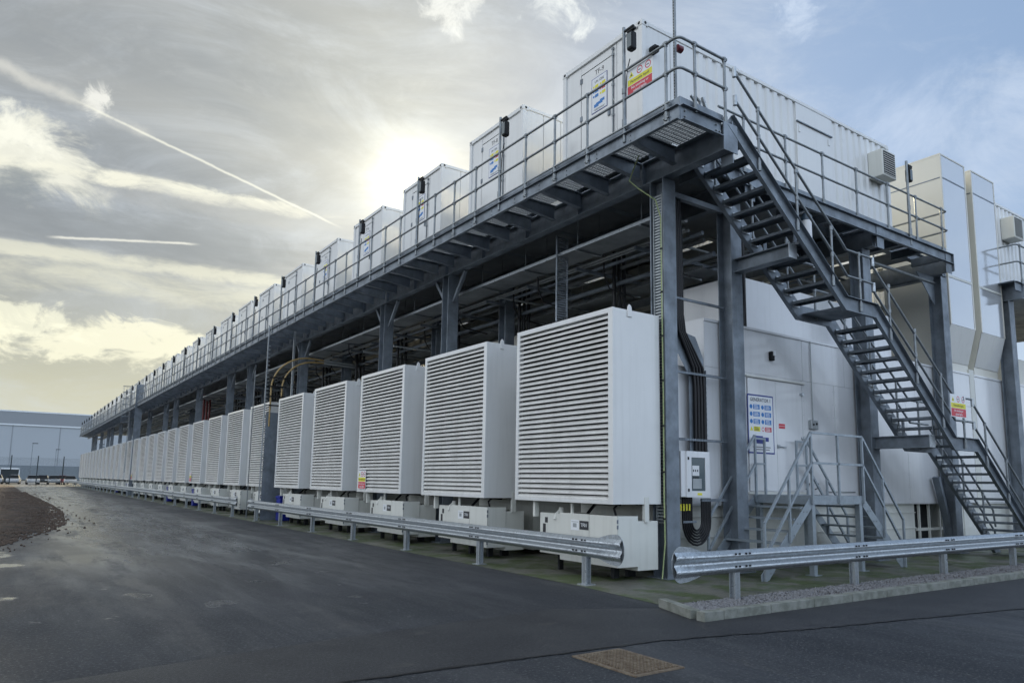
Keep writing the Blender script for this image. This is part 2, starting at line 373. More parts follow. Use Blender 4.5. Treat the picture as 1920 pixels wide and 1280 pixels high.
# ------------------------------------------------------------------ ground
def sheet(name, pts, z, mat_):
    return MB().add([(x, y, z) for x, y in pts], [tuple(range(len(pts)))]).build(name, mat_, kind='structure')
sheet('ground', [(-3000, -1500), (3000, -1500), (3000, 3500), (-3000, 3500)], -.012, FIELD)
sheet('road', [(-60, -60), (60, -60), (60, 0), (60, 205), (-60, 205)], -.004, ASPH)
sheet('concrete_pad', [(-1.93, -2.16), (-1.86, -2.22), (26, -2.45), (26, 124), (-1.75, 124), (-1.75, -.3)], 0, PAD)
sheet('asphalt_patch', [(-9, -3.45), (-3.56, -3.75), (-1.77, -4.16), (2.3, -4.86), (26, -8.4), (26, -3.43), (-2.35, -3.30), (-2.05, -2.4), (-3.4, -1.7), (-6.5, -2.0), (-9, -2.4)], 0.0, PATCH)
jl = MB(); jp = [(-9, -3.45), (-6.2, -3.58), (-3.56, -3.75), (-1.77, -4.16), (2.3, -4.86), (9, -5.9), (26, -8.4)]; jr = random.Random(9); fine_p = []
for (xa, ya), (xb, yb) in zip(jp[:-1], jp[1:]):
    n_ = max(2, int(abs(xb-xa)/.09))
    for k in range(n_): fine_p.append((xa+(xb-xa)*k/n_, ya+(yb-ya)*k/n_+jr.gauss(0, .010)))
vs = []
for (x, y) in fine_p:
    w__ = jr.uniform(.006, .030); vs += [(x, y-w__, .004), (x, y+w__, .004)]
jl.add(vs, [(2*k, 2*k+2, 2*k+3, 2*k+1) for k in range(len(fine_p)-1)])
jl.build('asphalt_joint', mat('joint_sealant', (.010, .010, .011), .5), kind='structure')
# strip of brown soil left of the road, an uneven low bank
rnd = random.Random(3)
sb = MB(); edge = [(-10.3, 9.2), (-9.65, 10.6), (-9.05, 13.0), (-8.5, 15.4), (-7.95, 18.9), (-7.55, 27.6), (-7.6, 37.6), (-8.2, 60), (-8.5, 90), (-9.0, 118)]
for (xa, ya), (xb, yb) in zip(edge[:-1], edge[1:]):
    n = max(2, int((yb-ya)/1.2))
    for k in range(n+1): pass
cols_ = []
ys = []; y = 9.2
while y < 118: ys.append(y); y += .35+.012*(y-8)
def edx(y):
    for (xa, ya), (xb, yb) in zip(edge[:-1], edge[1:]):
        if ya <= y <= yb: return xa+(xb-xa)*(y-ya)/(yb-ya)
    return edge[-1][0]
vs = []; W_ = 26
for yy in ys:
    ex = edx(yy)+rnd.uniform(-.30, .25)
    for k in range(W_):
        t = k/(W_-1); x = ex-t**1.5*16
        hgt = min(1, k/3)*(.005+.075*rnd.random()+.02*max(0, math.sin(yy*.4+k*.6))*min(1, k/6)) if k else -.01
        vs.append((x+rnd.uniform(-.05, .05)*(k > 0), yy, hgt))
fs = [(a*W_+k, (a+1)*W_+k, (a+1)*W_+k+1, a*W_+k+1) for a in range(len(ys)-1) for k in range(W_-1)]
sb.add(vs, fs, True).build('soil_bank', SOIL, kind='structure')

cl = MB(); clm = mat('soil_clod', (.12, .085, .062), .9, 0, 12, .6, (.05, .036, .028))
for k in range(9000):
    yy = 9.3+60*rnd.random()**1.8; x = edx(yy)+(.30 if rnd.random() < .93 else rnd.random()*1.2)-rnd.random()**1.5*5; r = rnd.uniform(.010, .038)*(1+yy/60); z = .03*min(1, max(0, edx(yy)-x)*2)+.012
    pts = [(x+r*math.cos(i*1.57+k)*rnd.uniform(.6, 1.2), yy+r*math.sin(i*1.57+k)*rnd.uniform(.6, 1.2), z) for i in range(4)]
    cl.add(pts+[(x, yy, z+r*rnd.uniform(.5, .9)), (x, yy, z-r)], [(0, 1, 4), (1, 2, 4), (2, 3, 4), (3, 0, 4), (1, 0, 5), (2, 1, 5), (3, 2, 5), (0, 3, 5)])
o_ = cl.build('soil_clods', clm, kind='stuff'); tag(o_, 'brown clods and stones scattered over the soil at the left road edge', 'rubble')
# kerb of separate stones round the corner, raised 0.12 m
kerb = bpy.data.objects.new('kerb', None); col.objects.link(kerb); kerb['kind'] = 'structure'
def stone(p, q, label=None):
    p, q = Vector(p), Vector(q); d = (q-p).normalized()
    MB().bar((p.x+d.x*.004, p.y+d.y*.004, .055), (q.x-d.x*.004, q.y-d.y*.004, .048), .13, .115).build('kerb_stone', KERB, kerb, bevel=.007)
stone((-2.02, -2.30, 0), (-2.30, -3.10, 0))
x = -2.375
lens = [.35, .9, .92, .9, .91, .9]
i = 0
while x < 24:
    L = lens[i] if i < len(lens) else .914
    yA = -3.24-.012*(x+2.4) if x < 8 else -3.365; yB = -3.24-.012*(x+L+2.4) if x+L < 8 else -3.365
    stone((x, yA, 0), (x+L, yB, 0)); x += L; i += 1
# gravel between the kerb and the pad
sheet('gravel_bed', [(-2.16, -3.12), (-1.98, -2.40), (24, -2.55), (24, -3.25), (8, -3.25)], .022, SOIL)
gm = mat('grey_gravel', (.15, .15, .155), .8, 0, 30, .55, (.30, .30, .31))
gv = MB()
for k in range(15000):
    x = -2.05+14*rnd.random()**1.6; y = rnd.uniform(-3.16, -2.42)
    if x < -1.85 and y > -2.5: continue
    if y < -3.14-.012*(x+2.3)+.0 and x < 8: y = -3.08
    r = rnd.uniform(.008, .016); a = rnd.random()*6.28; z = .028+rnd.random()*.02
    pts = [(x+r*math.cos(a+i*2.1)*rnd.uniform(.7, 1.2), y+r*math.sin(a+i*2.1)*rnd.uniform(.7, 1.2), z) for i in range(3)]
    gv.add(pts+[(x, y, z+r*.9), (x, y, z-r)], [(0, 1, 3), (1, 2, 3), (2, 0, 3), (1, 0, 4), (2, 1, 4), (0, 2, 4)])
g_ = gv.build('gravel', gm, kind='stuff'); tag(g_, 'loose grey gravel filling the strip behind the kerb', 'gravel')
# loose grit on the road near the kerb and the seam
gr = MB(); grm = mat('road_grit', (.13, .13, .13), .9)
for k in range(1500):
    if rnd.random() < .35: t = rnd.random(); x = -3.5+t*9+rnd.gauss(0, .3); y = -3.8-.19*(x+3.5)+rnd.gauss(0, .25)
    else: x = rnd.uniform(-8, 6); y = rnd.uniform(-6.2, 2.5) if x < -2.3 else rnd.uniform(-6, -3.6)
    if x > -2.4 and y > -3.45: continue
    r = rnd.uniform(.002, .006)
    pts = [(x+r*math.cos(i*2.1+k), y+r*math.sin(i*2.1+k), .001) for i in range(3)]
    gr.add(pts+[(x, y, r)], [(0, 1, 3), (1, 2, 3), (2, 0, 3)])
g_ = gr.build('road_grit', grm, kind='stuff'); tag(g_, 'scattered small stones and grit on the dark asphalt', 'grit')
# manhole cover: cast grid in a frame
mh = thing('manhole_cover', 'rusty brown square cast iron manhole cover set in the asphalt', 'manhole cover', (-4.51, -4.23, .002))
RUST = mat('rusty_cast_iron', (.125, .088, .06), .75, .2, 14, .5, (.24, .195, .14), bump=.4, bscale=60)
f_ = MB()
for a, b, c, d in ((-.30, .30, -.42, -.385), (-.30, .30, .385, .42), (-.30, -.265, -.385, .385), (.265, .30, -.385, .385)): f_.box(a, b, c, d, -.03, .006)
f_.build('frame', RUST, mh)
MB().box(-.258, .258, -.378, .378, -.03, .001).build('plate', RUST, mh)
st_ = MB()
for i in range(12):
    for j in range(17):
        x0 = -.245+i*.0415; y0 = -.362+j*.0432
        st_.box(x0, x0+.025, y0, y0+.026, .0012, .014)
st_.build('tread_studs', RUST, mh, kind='stuff')

# ------------------------------------------------------------------ lettering
def text_mesh(s_, size):
    k = (s_, size)
    if k in CH: return CH[k]
    cu = bpy.data.curves.new('lettering', 'FONT'); cu.body = s_; cu.size = size; cu.align_x = 'CENTER'; cu.align_y = 'CENTER'; cu.resolution_u = 2; cu.offset = size*.012
    o = bpy.data.objects.new('lettering', cu); col.objects.link(o)
    me = bpy.data.meshes.new_from_object(o); bpy.data.objects.remove(o); bpy.data.curves.remove(cu); CH[k] = me; return me
def put_text(s_, size, parent, u, v, off, mat_, face='-y'):
    """lettering on a board lying in the face plane; u to the reader's right, v up, off out of the board"""
    me = text_mesh(s_, size).copy(); me.materials.clear(); me.materials.append(mat_)
    o = bpy.data.objects.new('lettering', me); col.objects.link(o); o.parent = parent
    if face == '-y': o.location = (u, -off, v); o.rotation_euler = (R(90), 0, 0)
    else: o.location = (-off, -u, v); o.rotation_euler = (R(90), 0, R(-90))
    return o
def bx(mb, u0, u1, v0, v1, off, face='-y', t=.001):
    if face == '-y': mb.box(u0, u1, -off-t, -off, v0, v1)
    else: mb.box(-off-t, -off, -u1, -u0, v0, v1)
def disc(mb, u, v, r, off, face, n=14, r2=0):
    ring = []
    for k in range(n):
        a = 2*math.pi*k/n; ring.append((u+r*math.cos(a), v+r*math.sin(a)))
    pts = [((a, -off, b) if face == '-y' else (-off, -a, b)) for a, b in ring]
    if r2:
        inn = [((u+(a-u)*r2/r, -off, v+(b-v)*r2/r) if face == '-y' else (-off, -(u+(a-u)*r2/r), v+(b-v)*r2/r)) for a, b in ring]
        mb.add(pts+inn, [(k, (k+1) % n, n+(k+1) % n, n+k) for k in range(n)])
    else: mb.add(pts, [tuple(range(n))])
def tri(mb, u, v, s_, off, face):
    q = [(u-s_, v-s_*.8), (u+s_, v-s_*.8), (u, v+s_)]
    mb.add([((a, -off, b) if face == '-y' else (-off, -a, b)) for a, b in q], [(0, 1, 2)])
def hazard_sign(parent, face, w_, h_, top_sym=3):
    """white board with pictograms over a yellow and a red panel, centred on the parent's origin"""
    b = MB(); bx(b, -w_/2, w_/2, -h_/2, h_/2, 0, face, .004); board = b.build('board', SIGNW, parent)
    y_ = MB(); bx(y_, -w_*.47, w_*.47, -h_*.10, h_*.12, .0045, face); y_.build('yellow_panel', YEL, board)
    r_ = MB(); bx(r_, -w_*.47, w_*.47, -h_*.47, -h_*.12, .0045, face); r_.build('red_panel', RED, board)
    put_text('Flammable liquid', h_*.135, board, 0, h_*.01, .0065, BLKPR, face)
    put_text('No smoking or', h_*.135, board, 0, -h_*.22, .0065, SIGNW, face)
    put_text('naked lights', h_*.135, board, 0, -h_*.37, .0065, SIGNW, face)
    t_ = MB(); tri(t_, -w_*.33, h_*.28, h_*.12, .005, face); t_.build('warning_triangle', YEL, board)
    t2 = MB(); tri(t2, -w_*.33, h_*.27, h_*.05, .006, face); t2.build('flame', BLKPR, board)
    for uu in (0, w_*.32):
        d_ = MB(); disc(d_, uu, h_*.30, h_*.14, .005, face, 16, h_*.105)
        d_.build('prohibition_ring', RED, board)
        d2 = MB(); bx(d2, uu-h_*.07, uu+h_*.05, h_*.28, h_*.31, .006, face); d2.build('pictogram', BLKPR, board)
def notice_sign(parent, face, w_, h_, title):
    fr = MB(); bx(fr, -w_/2, w_/2, -h_/2, h_/2, 0, face, .003); board = fr.build('board', NAVY, parent)
    b = MB(); bx(b, -w_*.47, w_*.47, -h_*.475, h_*.475, .0032, face, .001); b.build('white_field', SIGNW, board)
    if title: put_text(title, h_*.085, board, 0, h_*.41, .0062, BLKPR, face)
    cols = [(BLUE, BLUE)]*3+[(YEL, RED)]
    for r_ in range(4):
        v = h_*(.29-.125*r_)
        for c_ in range(2):
            u0 = w_*(-.42+.44*c_); m_ = cols[r_][c_]
            d_ = MB(); 
            if m_ is YEL: tri(d_, u0+w_*.05, v, h_*.04, .0055, face)
            elif m_ is RED: disc(d_, u0+w_*.05, v, h_*.038, .0055, face, 12, h_*.026)
            else: disc(d_, u0+w_*.05, v, h_*.038, .0055, face, 12)
            d_.build('symbol', m_, board)
            p_ = MB(); bx(p_, u0+w_*.13, u0+w_*.38, v-h_*.04, v+h_*.04, .0055, face); p_.build('panel_print', m_, board)
            l_ = MB()
            for q in (-1, 0, 1): bx(l_, u0+w_*.16, u0+w_*(.33-.02*(q == 1)), v+q*h_*.022-h_*.005, v+q*h_*.022+h_*.005, .0075, face, .0005)
            l_.build('fine_print', SIGNW if m_ is not YEL else BLKPR, board)
    lg = MB(); bx(lg, -w_*.28, w_*.05, -h_*.27, -h_*.20, .0055, face); bx(lg, -w_*.20, w_*.12, -h_*.33, -h_*.24, .0058, face); bx(lg, w_*.05, w_*.28, -h_*.29, -h_*.22, .0056, face); lg.build('logo', NAVY, board)
    lt = MB()
    for q, ww in ((-.39, .34), (-.43, .30)): bx(lt, -w_*ww, w_*ww, h_*q-h_*.006, h_*q+h_*.006, .0055, face)
    lt.build('small_lettering', BLKPR, board)

# ------------------------------------------------------------------ deck containers
P_ = 3.958; ZC = 7.93; NB = 29; L_C = 9.0; W_C = 2.438; H_C = 2.589
def corr_side(mb, x0, x1, y, z0, z1, depth, sgn):
    """trapezoid corrugation running along x at wall plane y; recesses go inward (sgn)"""
    pts = []; x = x0; p = .278
    while x < x1-.01:
        for dx, d in ((0, 0), (.07, 0), (.115, depth), (.19, depth), (.235, 0)):
            if x+dx < x1: pts.append((x+dx, y+sgn*d))
        x += p
    pts.append((x1, y))
    n = len(pts); vs = [(a, b, z0) for a, b in pts]+[(a, b, z1) for a, b in pts]
    fs = [(k, k+1, n+k+1, n+k) if sgn > 0 else (k+1, k, n+k, n+k+1) for k in range(n-1)]
    mb.add(vs, fs)
def make_container(first):
    t = thing('shipping_container', '', 'container', (0, 0, ZC), 'white plant containers along the raised deck')
    fr = MB()
    for y in (0, W_C-.11):
        fr.box(0, L_C, y, y+.11, 0, .14); fr.box(.10, L_C-.10, y, y+.07, H_C-.085, H_C)
    for x in (0, L_C-.11):
        for y in (0, W_C-.11): fr.box(x, x+.11, y, y+.11, .10, H_C-.10)
        fr.box(x, x+.10, .11, W_C-.11, 0, .12); fr.box(x, x+.08, .11, W_C-.11, H_C-.10, H_C)
    fr.build('frame', WHITE, t, bevel=.01)
    cc = MB()
    for x in (-.008, L_C-.17):
        for y in (-.008, W_C-.154):
            for z in (-.004, H_C-.115):
                cc.box(x, x+.178, y, y+.162, z, z+.12)
    cc.build('corner_casting', WHITE, t, bevel=.015)
    hl = MB()
    for y in (.075, W_C-.075):
        for z in (.055, H_C-.055): hl.tube([(-.0085, y, z), (-.0105, y, z)], .032, 10)
    for z in (.055, H_C-.055): hl.tube([(.085, -.0085, z), (.085, -.0105, z)], .032, 10)
    hl.build('casting_hole', BLACK, t)
    sh = MB()
    # near side: plain grooved sheets first, then corrugation, then (first one) the side hatch
    x = .11
    pl = [(.11, .78), (.80, 1.42)] if first else [(.11, .62), (.64, 1.15), (1.17, 1.70), (1.72, 2.25)]
    for a, b in pl: sh.box(a, b, .018, .035, .14, H_C-.085)
    sh.box(.11, pl[-1][1], .036, .05, .14, H_C-.085)
    if first:
        corr_side(sh, 1.42, 4.95, .018, .14, H_C-.085, .036, 1); corr_side(sh, 6.35, L_C-.11, .018, .14, H_C-.085, .036, 1)
        sh.box(4.95, 6.35, .012, .05, 2.06, H_C-.085)
    else: corr_side(sh, 2.25, L_C-.11, .018, .14, H_C-.085, .036, 1)
    corr_side(sh, .11, L_C-.11, W_C-.018, .14, H_C-.085, .036, -1)
    sh.build('side_wall', WHITE, t)
    MB().box(.08, L_C-.08, .07, W_C-.07, H_C-.05, H_C-.03).build('roof', WHITE, t)
    MB().box(.1, L_C-.1, .11, W_C-.11, .02, .06).build('floor', STEEL, t)
    MB().box(L_C-.08, L_C-.04, .11, W_C-.11, .12, H_C-.1).build('end_wall', WHITE, t)
    # front bulkhead and personnel door (front faces -x)
    MB().box(.035, .055, .11, .74, .12, H_C-.10).build('front_panel', WHITE, t)
    MB().box(.035, .055, 1.86, W_C-.11, .12, H_C-.10).build('front_panel', WHITE, t)
    MB().box(.036, .056, .755, .84, .12, H_C-.10).build('front_panel', WHITE, t)
    MB().box(.040, .056, .84, 1.86, 2.31, H_C-.10).build('front_panel', WHITE, t)
    dr = MB(); dr.box(.028, .056, .875, 1.835, .16, 2.28); dr = dr.build('door', WHITE, t, bevel=.006)
    rod = MB(); rod.tube([(.012, .845, .18), (.012, .845, 2.40)], .014, 8)
    for z in (.3, .95, 1.6, 2.25, 2.38): rod.box(-.004, .035, .82, .87, z, z+.05)
    rod.build('lock_rod', TUBE, t)
    hg = MB()
    for z in (.4, 1.25, 2.1): hg.box(.015, .03, 1.80, 1.87, z, z+.11)
    hg.box(.0, .028, .93, .99, 1.02, 1.16)
    hg.build('hinge', STEEL, dr)
    return t, dr
def container_sign(t, dr, name):
    s_ = MB(); s_.box(.022, .026, 1.02, 1.50, 1.26, 2.03); s_ = s_.build('notice_board', NAVY, t)
    MB().box(.0195, .0215, 1.035, 1.485, 1.275, 2.015).build('white_field', SIGNW, s_)
    put_text('UN 1202', .075, s_, -1.26, 1.93, -.018, BLKPR, '-x')
    for r_, (ca, cb) in enumerate(((YEL, YEL), (BLUE, RED), (BLUE, YEL))):
        for c_, m_ in enumerate((ca, cb)):
            y0 = 1.44-.21*c_; v = 1.83-.105*r_
            q = MB(); q.box(.0175, .0190, y0-.155, y0-.05, v-.032, v+.032); q.build('print', m_, s_)
            q = MB(); disc(q, -(y0-.01), v, .026, -.0180, '-x', 10); q.build('symbol', m_, s_)
    lg = MB(); lg.box(.0175, .019, 1.16, 1.36, 1.40, 1.46); lg.box(.0168, .0172, 1.10, 1.24, 1.43, 1.49); lg.box(.0168, .0172, 1.28, 1.42, 1.37, 1.44); lg.build('logo', BLUE, s_)
    fp = MB(); fp.box(.0178, .0188, 1.09, 1.43, 1.32, 1.328); fp.box(.0178, .0188, 1.12, 1.40, 1.30, 1.307); fp.build('small_lettering', BLKPR, s_)
    tx = MB().box(.0268, .0275, 1.05, 1.47, 2.07, 2.21).build('name_plate', WHITE, t)
    put_text(name, .15, tx, -1.26, 2.14, -.0262, BLKPR, '-x')
def ac_unit(t):
    a = MB(); a.box(7.98, 8.62, -.36, .015, 1.42, 2.12); a = a.build('cooling_unit', CREAM, t, bevel=.02)
    v = MB(); v.box(8.03, 8.57, -.365, -.362, 1.47, 2.07); v.build('grille_void', DARKP, a)
    s_ = MB()
    for k in range(10):
        z = 1.478+k*.058; s_.ext([(-.368, z), (-.372, z+.003), (-.368, z+.018), (-.366, z+.018)], 'x', 8.04, 8.56)
    s_.build('grille_blade', CREAM, a)
cA, dA = make_container(True); ac_unit(cA)
hp = MB(); hp.box(4.955, 6.345, .004, .03, .145, 2.03); hatch = hp.build('side_hatch', WHITE, cA, bevel=.006)
hh = MB(); hh.box(4.94, 6.36, -.03, .012, 2.03, 2.055); hh.build('rain_strip', STEEL, hatch)
hh = MB(); hh.box(5.02, 5.08, -.01, .004, 1.80, 1.95); hh.box(6.2, 6.26, -.01, .004, 1.80, 1.95); hh.build('hinge', WHITE, hatch)
ow = MB(); ow.box(2.43, 2.48, -.15, .018, 1.9, 2.2); 
bl = MB(); bl.tube([(.28, .018, 2.02), (.28, -.10, 2.02)], .085, 14); bl.tube([(.28, -.10, 2.02), (.28, -.13, 2.0)], .06, 12); bl.build('bulkhead_lamp', BLACK, cA)
container_sign(cA, dA, 'TF-9')
cA['label'] = 'white plant container with door sign TF-9 nearest the staircase corner'
cB, dB = make_container(False)
containers = [cA]
for i in range(1, NB):
    c = cB if i == 1 else copy_tree(cB)
    c.location = (0, i*P_, ZC); containers.append(c)
    c['label'] = f'white plant container on the deck, {ordn(i)} from the staircase corner'
for i in range(1, 5): container_sign(containers[i], None, ['', 'TF-8', 'TF-7', 'TF-6', 'TF-5'][i])
# the opposite row seen past the ducts
cR, dR = make_container(True)
cR.location = (15.25+L_C, 0, ZC); cR.scale = (-1, 1, 1)
ac_unit(cR)
cR['label'] = 'white corrugated container at the right edge beyond the tall ducts'
cR2 = copy_tree(cR); cR2.location = (15.25+L_C, P_, ZC); cR2['label'] = 'white corrugated container behind the one at the right edge'

# ------------------------------------------------------------------ steel gantry
gantry = thing('steel_gantry', 'grey galvanised steel gantry carrying the raised deck and white containers', 'gantry', (0, 0, 0))
ZB = 7.19; DY1 = 121.0
colx = [.26, 2.14, 6.91, 10.70]
colys = []
base_off = [-.4, 7.5, 11.6]
k = 0
while True:
    done = False
    for o_ in base_off:
        yy = o_+k*20.05
        if yy > 119: done = True; break
        colys.append(yy)
    if done: break
    k += 1
colmesh = {}
def column(x, yf, z1=ZB, w_=.32, d_=.34, par=None):
    key = ('col', round(z1, 3), w_, d_)
    if key not in CH:
        b = MB().ibeam('z', 0.02, z1, 0, d_/2, w_, d_, .022, .015); b.box(-w_/2-.08, w_/2+.08, -.07, d_+.07, .002, .022)
        me = b.mesh('column'); me.materials.append(STEEL); CH[key] = me
    o = link(CH[key], 'column', par or gantry, (x, yf, 0)); return o
for yf in colys: column(colx[0], yf)
for x in colx[1:]:
    column(x, -.4)
    for yf in colys[1:]:
        if yf < 62: column(x, yf)
# beams running the length of the row (first one cantilevers past the corner)
for i, x in enumerate(colx):
    y0 = (-1.79, -.62, -.62, -.43)[i]
    b = MB().ibeam('y', y0, DY1, x if i else .20, ZB, .20, .46, .018, .012)
    for s in range(40 if i == 0 else 2):
        yy = y0+.012+s*1.9
        b.box((x if i else .20)-.095, (x if i else .20)+.095, yy, yy+.012, ZB+.018, ZB+.442)
    b.build('longitudinal_beam', STEEL, gantry)
# cross beams under every container end
for i in range(NB+1):
    for dy in (.15, 2.25):
        yy = i*P_+dy
        if i == NB and dy > 1: continue
        if i > 15 and dy > 1: continue
        MB().ibeam('x', .31, 12.6, yy, ZB+.47, .16, .24, .014, .01).build('cross_beam', STEEL, gantry)
# cantilever brackets under the walkway
br = MB()
br.ext([(-.93, 7.43), (-.93, 7.62), (.085, 7.62), (.085, 7.32)], 'y', -.006, .006)
br.box(-.93, .085, -.055, .055, 7.622, 7.636); br.ext([(-.93, 7.418), (-.93, 7.429), (.085, 7.319), (.085, 7.308)], 'y', -.055, .055)
me = br.mesh('walkway_bracket'); me.materials.append(STEEL)
ys_br = []; y = -.70
while y < 119: ys_br.append(y); y += .8796
for y in ys_br: link(me, 'walkway_bracket', gantry, (0, y, 0))
# outer channels
def channel_y(x, y0, y1, z0, z1, dx, name, par):   # web at x, flanges pointing dx
    b = MB(); b.box(x, x+.012*(1 if dx > 0 else -1), y0, y1, z0, z1); 
    for za, zb in ((z0-.012, z0), (z1, z1+.012)): b.box(x, x+dx, y0, y1, za, zb)
    return b.build(name, STEEL, par)
channel_y(-.945, -1.77, DY1, 7.412, 7.640, -.07, 'edge_channel', gantry)
b = MB(); b.box(-.94, .05, -1.775, -1.763, 7.40, 7.64); b.box(-.94, .05, -1.84, -1.763, 7.388, 7.400); b.box(-.94, .05, -1.84, -1.763, 7.64, 7.652)
b.build('edge_channel', STEEL, gantry)
b = MB(); b.box(.42, 10.42, -.745, -.733, 7.40, 7.64); b.box(.42, 10.42, -.81, -.733, 7.388, 7.400); b.box(.42, 10.42, -.81, -.733, 7.64, 7.652)
b.build('edge_channel', STEEL, gantry)
b = MB(); b.box(10.42, 10.432, -.80, 2.9, 7.20, 7.652); b.build('edge_channel', STEEL, gantry)
# short brackets under the end walkway, stiffeners and bolts
for x in (1.0, 3.1, 4.1, 5.1, 6.0, 7.9, 8.9, 9.9):
    b = MB(); b.box(x, x+.012, -.73, .03, 7.42, 7.62); b.box(x-.04, x+.05, -.73, .03, 7.40, 7.418); b.build('walkway_bracket', STEEL, gantry)
for x in (2.14, 6.91, 10.22):
    MB().box(x-.15, x+.15, -.76, -.748, 7.12, 7.66).build('end_plate', STEEL, gantry)
bt = MB()
for (x, z) in ((-.84, 7.47), (-.84, 7.57), (-.08, 7.47), (-.08, 7.57), (.0, 7.47)):
    bt.tube([(x, -1.775, z), (x, -1.80, z)], .016, 8)
for y in ys_br[:26]:
    for z in (7.48, 7.57): bt.tube([(-.957, y+.05, z), (-.975, y+.05, z)], .012, 6)
bt.build('bolts', TUBE, gantry)
MB().box(.31, .33, -1.80, -1.55, 7.0, 7.75).build('end_plate', STEEL, gantry)
MB().box(.06, .42, -1.82, -1.80, 7.17, 7.67).build('end_plate', STEEL, gantry)
# toe boards
MB().box(-.905, -.895, -1.72, DY1, 7.70, 7.83).build('toe_board', STEEL, gantry)
MB().box(-.905, .16, -1.735, -1.725, 7.70, 7.83).build('toe_board', STEEL, gantry)
MB().box(1.30, 10.25, -.705, -.695, 7.70, 7.80).build('toe_board', STEEL, gantry)
# knee braces on the columns of the long side
kb = MB(); kb.bar((0, -.02, 6.45), (0, -.62, 7.17), .08, .08); kb.bar((0, .36, 6.45), (0, .96, 7.17), .08, .08)
me = kb.mesh('knee_brace'); me.materials.append(STEEL)
for yf in colys[1:]: link(me, 'knee_brace', gantry, (colx[0], yf, 0))
gu = MB(); gu.ext([(0, 0), (.9, 0), (.05, -.75), (0, -.75)], 'y', -.01, .01); 
o = gu.build('haunch', STEEL, gantry, (10.52, -.22, ZB)); o.scale = (-1, 1, 1)
# ties and struts across the end
MB().tube([(7.08, -.22, 7.02), (10.53, -.22, 7.02)], .045, 12).build('tie_tube', TUBE, gantry)
MB().box(.43, 1.97, -.24, -.14, 6.98, 7.08).build('tie_bar', STEEL, gantry)
MB().bar((10.15, -.15, 1.9), (10.86, -.15, .05), .10, .16, (0, 1, 0)).build('diagonal_brace', STEEL, gantry)
# deck plates below the containers and open-bar grating in the walkway
dk = MB()
for i in range(NB+1):
    y0 = i*P_-.05; dk.box(.30, 9.6, y0, y0+2.2, 7.905, 7.912)
dk.build('deck_plate', INNER, gantry)
mi = MB(); mi.box(.30, 2.2, -.73, DY1, 7.665, 7.672); mi.box(2.4, 4.6, -.73, 60, 7.665, 7.672); mi.box(4.8, 6.6, -.73, 60, 7.665, 7.672); mi.box(6.8, 8.9, -.73, 60, 7.665, 7.672); mi.box(9.1, 10.1, .2, 60, 7.665, 7.672)
mi.build('soffit_plate', INNER, gantry)
def grating(x0, x1, y0, y1, sp=.034, cr=.10, t=.0045, along='y'):
    b = MB(); x = x0
    if along == 'y':
        while x <= x1: b.box(x, x+t, y0, y1, 7.655, 7.685); x += sp
        y = y0+.01
        while y < y1: b.box(x0, x1, y, y+t, 7.668, 7.684); y += cr
    else:
        y = y0
        while y <= y1: b.box(x0, x1, y, y+t, 7.655, 7.685); y += sp
        x = x0+.01
        while x < x1: b.box(x, x+t, y0, y1, 7.668, 7.684); x += cr
    return b
GR = mat('grating_zinc', (.42, .44, .45), .45, .4, 20, .2)
o = grating(-.93, .30, -1.72, -.75, .062, .10, .016).build('grating_panel', GR, gantry)
key = grating(-.93, .0, 0, .985, .062, .10, .016).mesh('grating_panel'); key.materials.append(GR)
key2 = grating(-.93, .0, 0, .985, .085, .24, .012).mesh('grating_panel'); key2.materials.append(GR)
y = -.745; n = 0
while y < 119:
    link(key if n < 12 else key2, 'grating_panel', gantry, (0, y, 0)); y += .99; n += 1
x = .42
ge = grating(0, 1.31, -.72, .0, .04, .1, .0045, 'x').mesh('grating_panel'); ge.materials.append(GR)
for k in range(7): link(ge, 'grating_panel', gantry, (.40+k*1.33+.02, 0, 0))

# ------------------------------------------------------------------ handrails on the deck
RR = .0242
def clampb(mb, x, y, z, ax):
    if ax == 'y': mb.tube([(x, y-.045, z), (x, y+.045, z)], .036, 10)
    else: mb.tube([(x-.045, y, z), (x+.045, y, z)], .036, 10)
    mb.tube([(x, y, z-.05), (x, y, z+.03)], .034, 10)
hr = thing('deck_handrail', 'long two-rail tubular handrail with posts along the road side of the raised deck', 'handrail', (-.965, 0, 7.68))
XR = -.965
def arc(cx, cy, r, a0, a1, z, n=6): return [(cx+r*math.cos(R(a0+(a1-a0)*k/n)), cy+r*math.sin(R(a0+(a1-a0)*k/n)), z) for k in range(n+1)]
for z in (1.15, .62):
    MB().tube([(0, DY1, z), (0, 60, z), (0, 20, z)]+arc(.10, -1.68, .10, 180, 270, z)+[(1.15, -1.78, z)], RR, 10).build('top_rail' if z > 1 else 'middle_rail', TUBE, hr)
pm = MB(); pm.tube([(0, 0, -.18), (0, 0, 1.15)], RR, 10)
for z in (1.15, .62): clampb(pm, 0, 0, z, 'y')
pm.tube([(0, 0, -.20), (0, 0, .12)], .036, 10); pm.box(-.03, .045, -.06, .06, -.17, -.14); pm.box(-.01, .02, -.05, .05, -.24, .05); pm.tube([(-.03, .05, .03), (.02, .05, .03)], .02, 8)
pm = pm.mesh('post'); pm.materials.append(TUBE)
poles = []
for k in range(int((DY1+1.5)/.99)):
    y = -1.5+k*.99
    if k % 4 == 1: poles.append(y)
    else: link(pm, 'post', hr, (0, y, 0))
pe = MB(); pe.tube([(0, 0, -.02), (0, 0, 1.15)], RR, 10)
for z in (1.15, .62): clampb(pe, 0, 0, z, 'x')
pe.tube([(0, 0, -.06), (0, 0, .10)], .036, 10); pe = pe.mesh('post'); pe.materials.append(TUBE)
link(pe, 'post', hr, (.38, -1.78, 0)); link(pe, 'post', hr, (1.13, -1.78, 0))
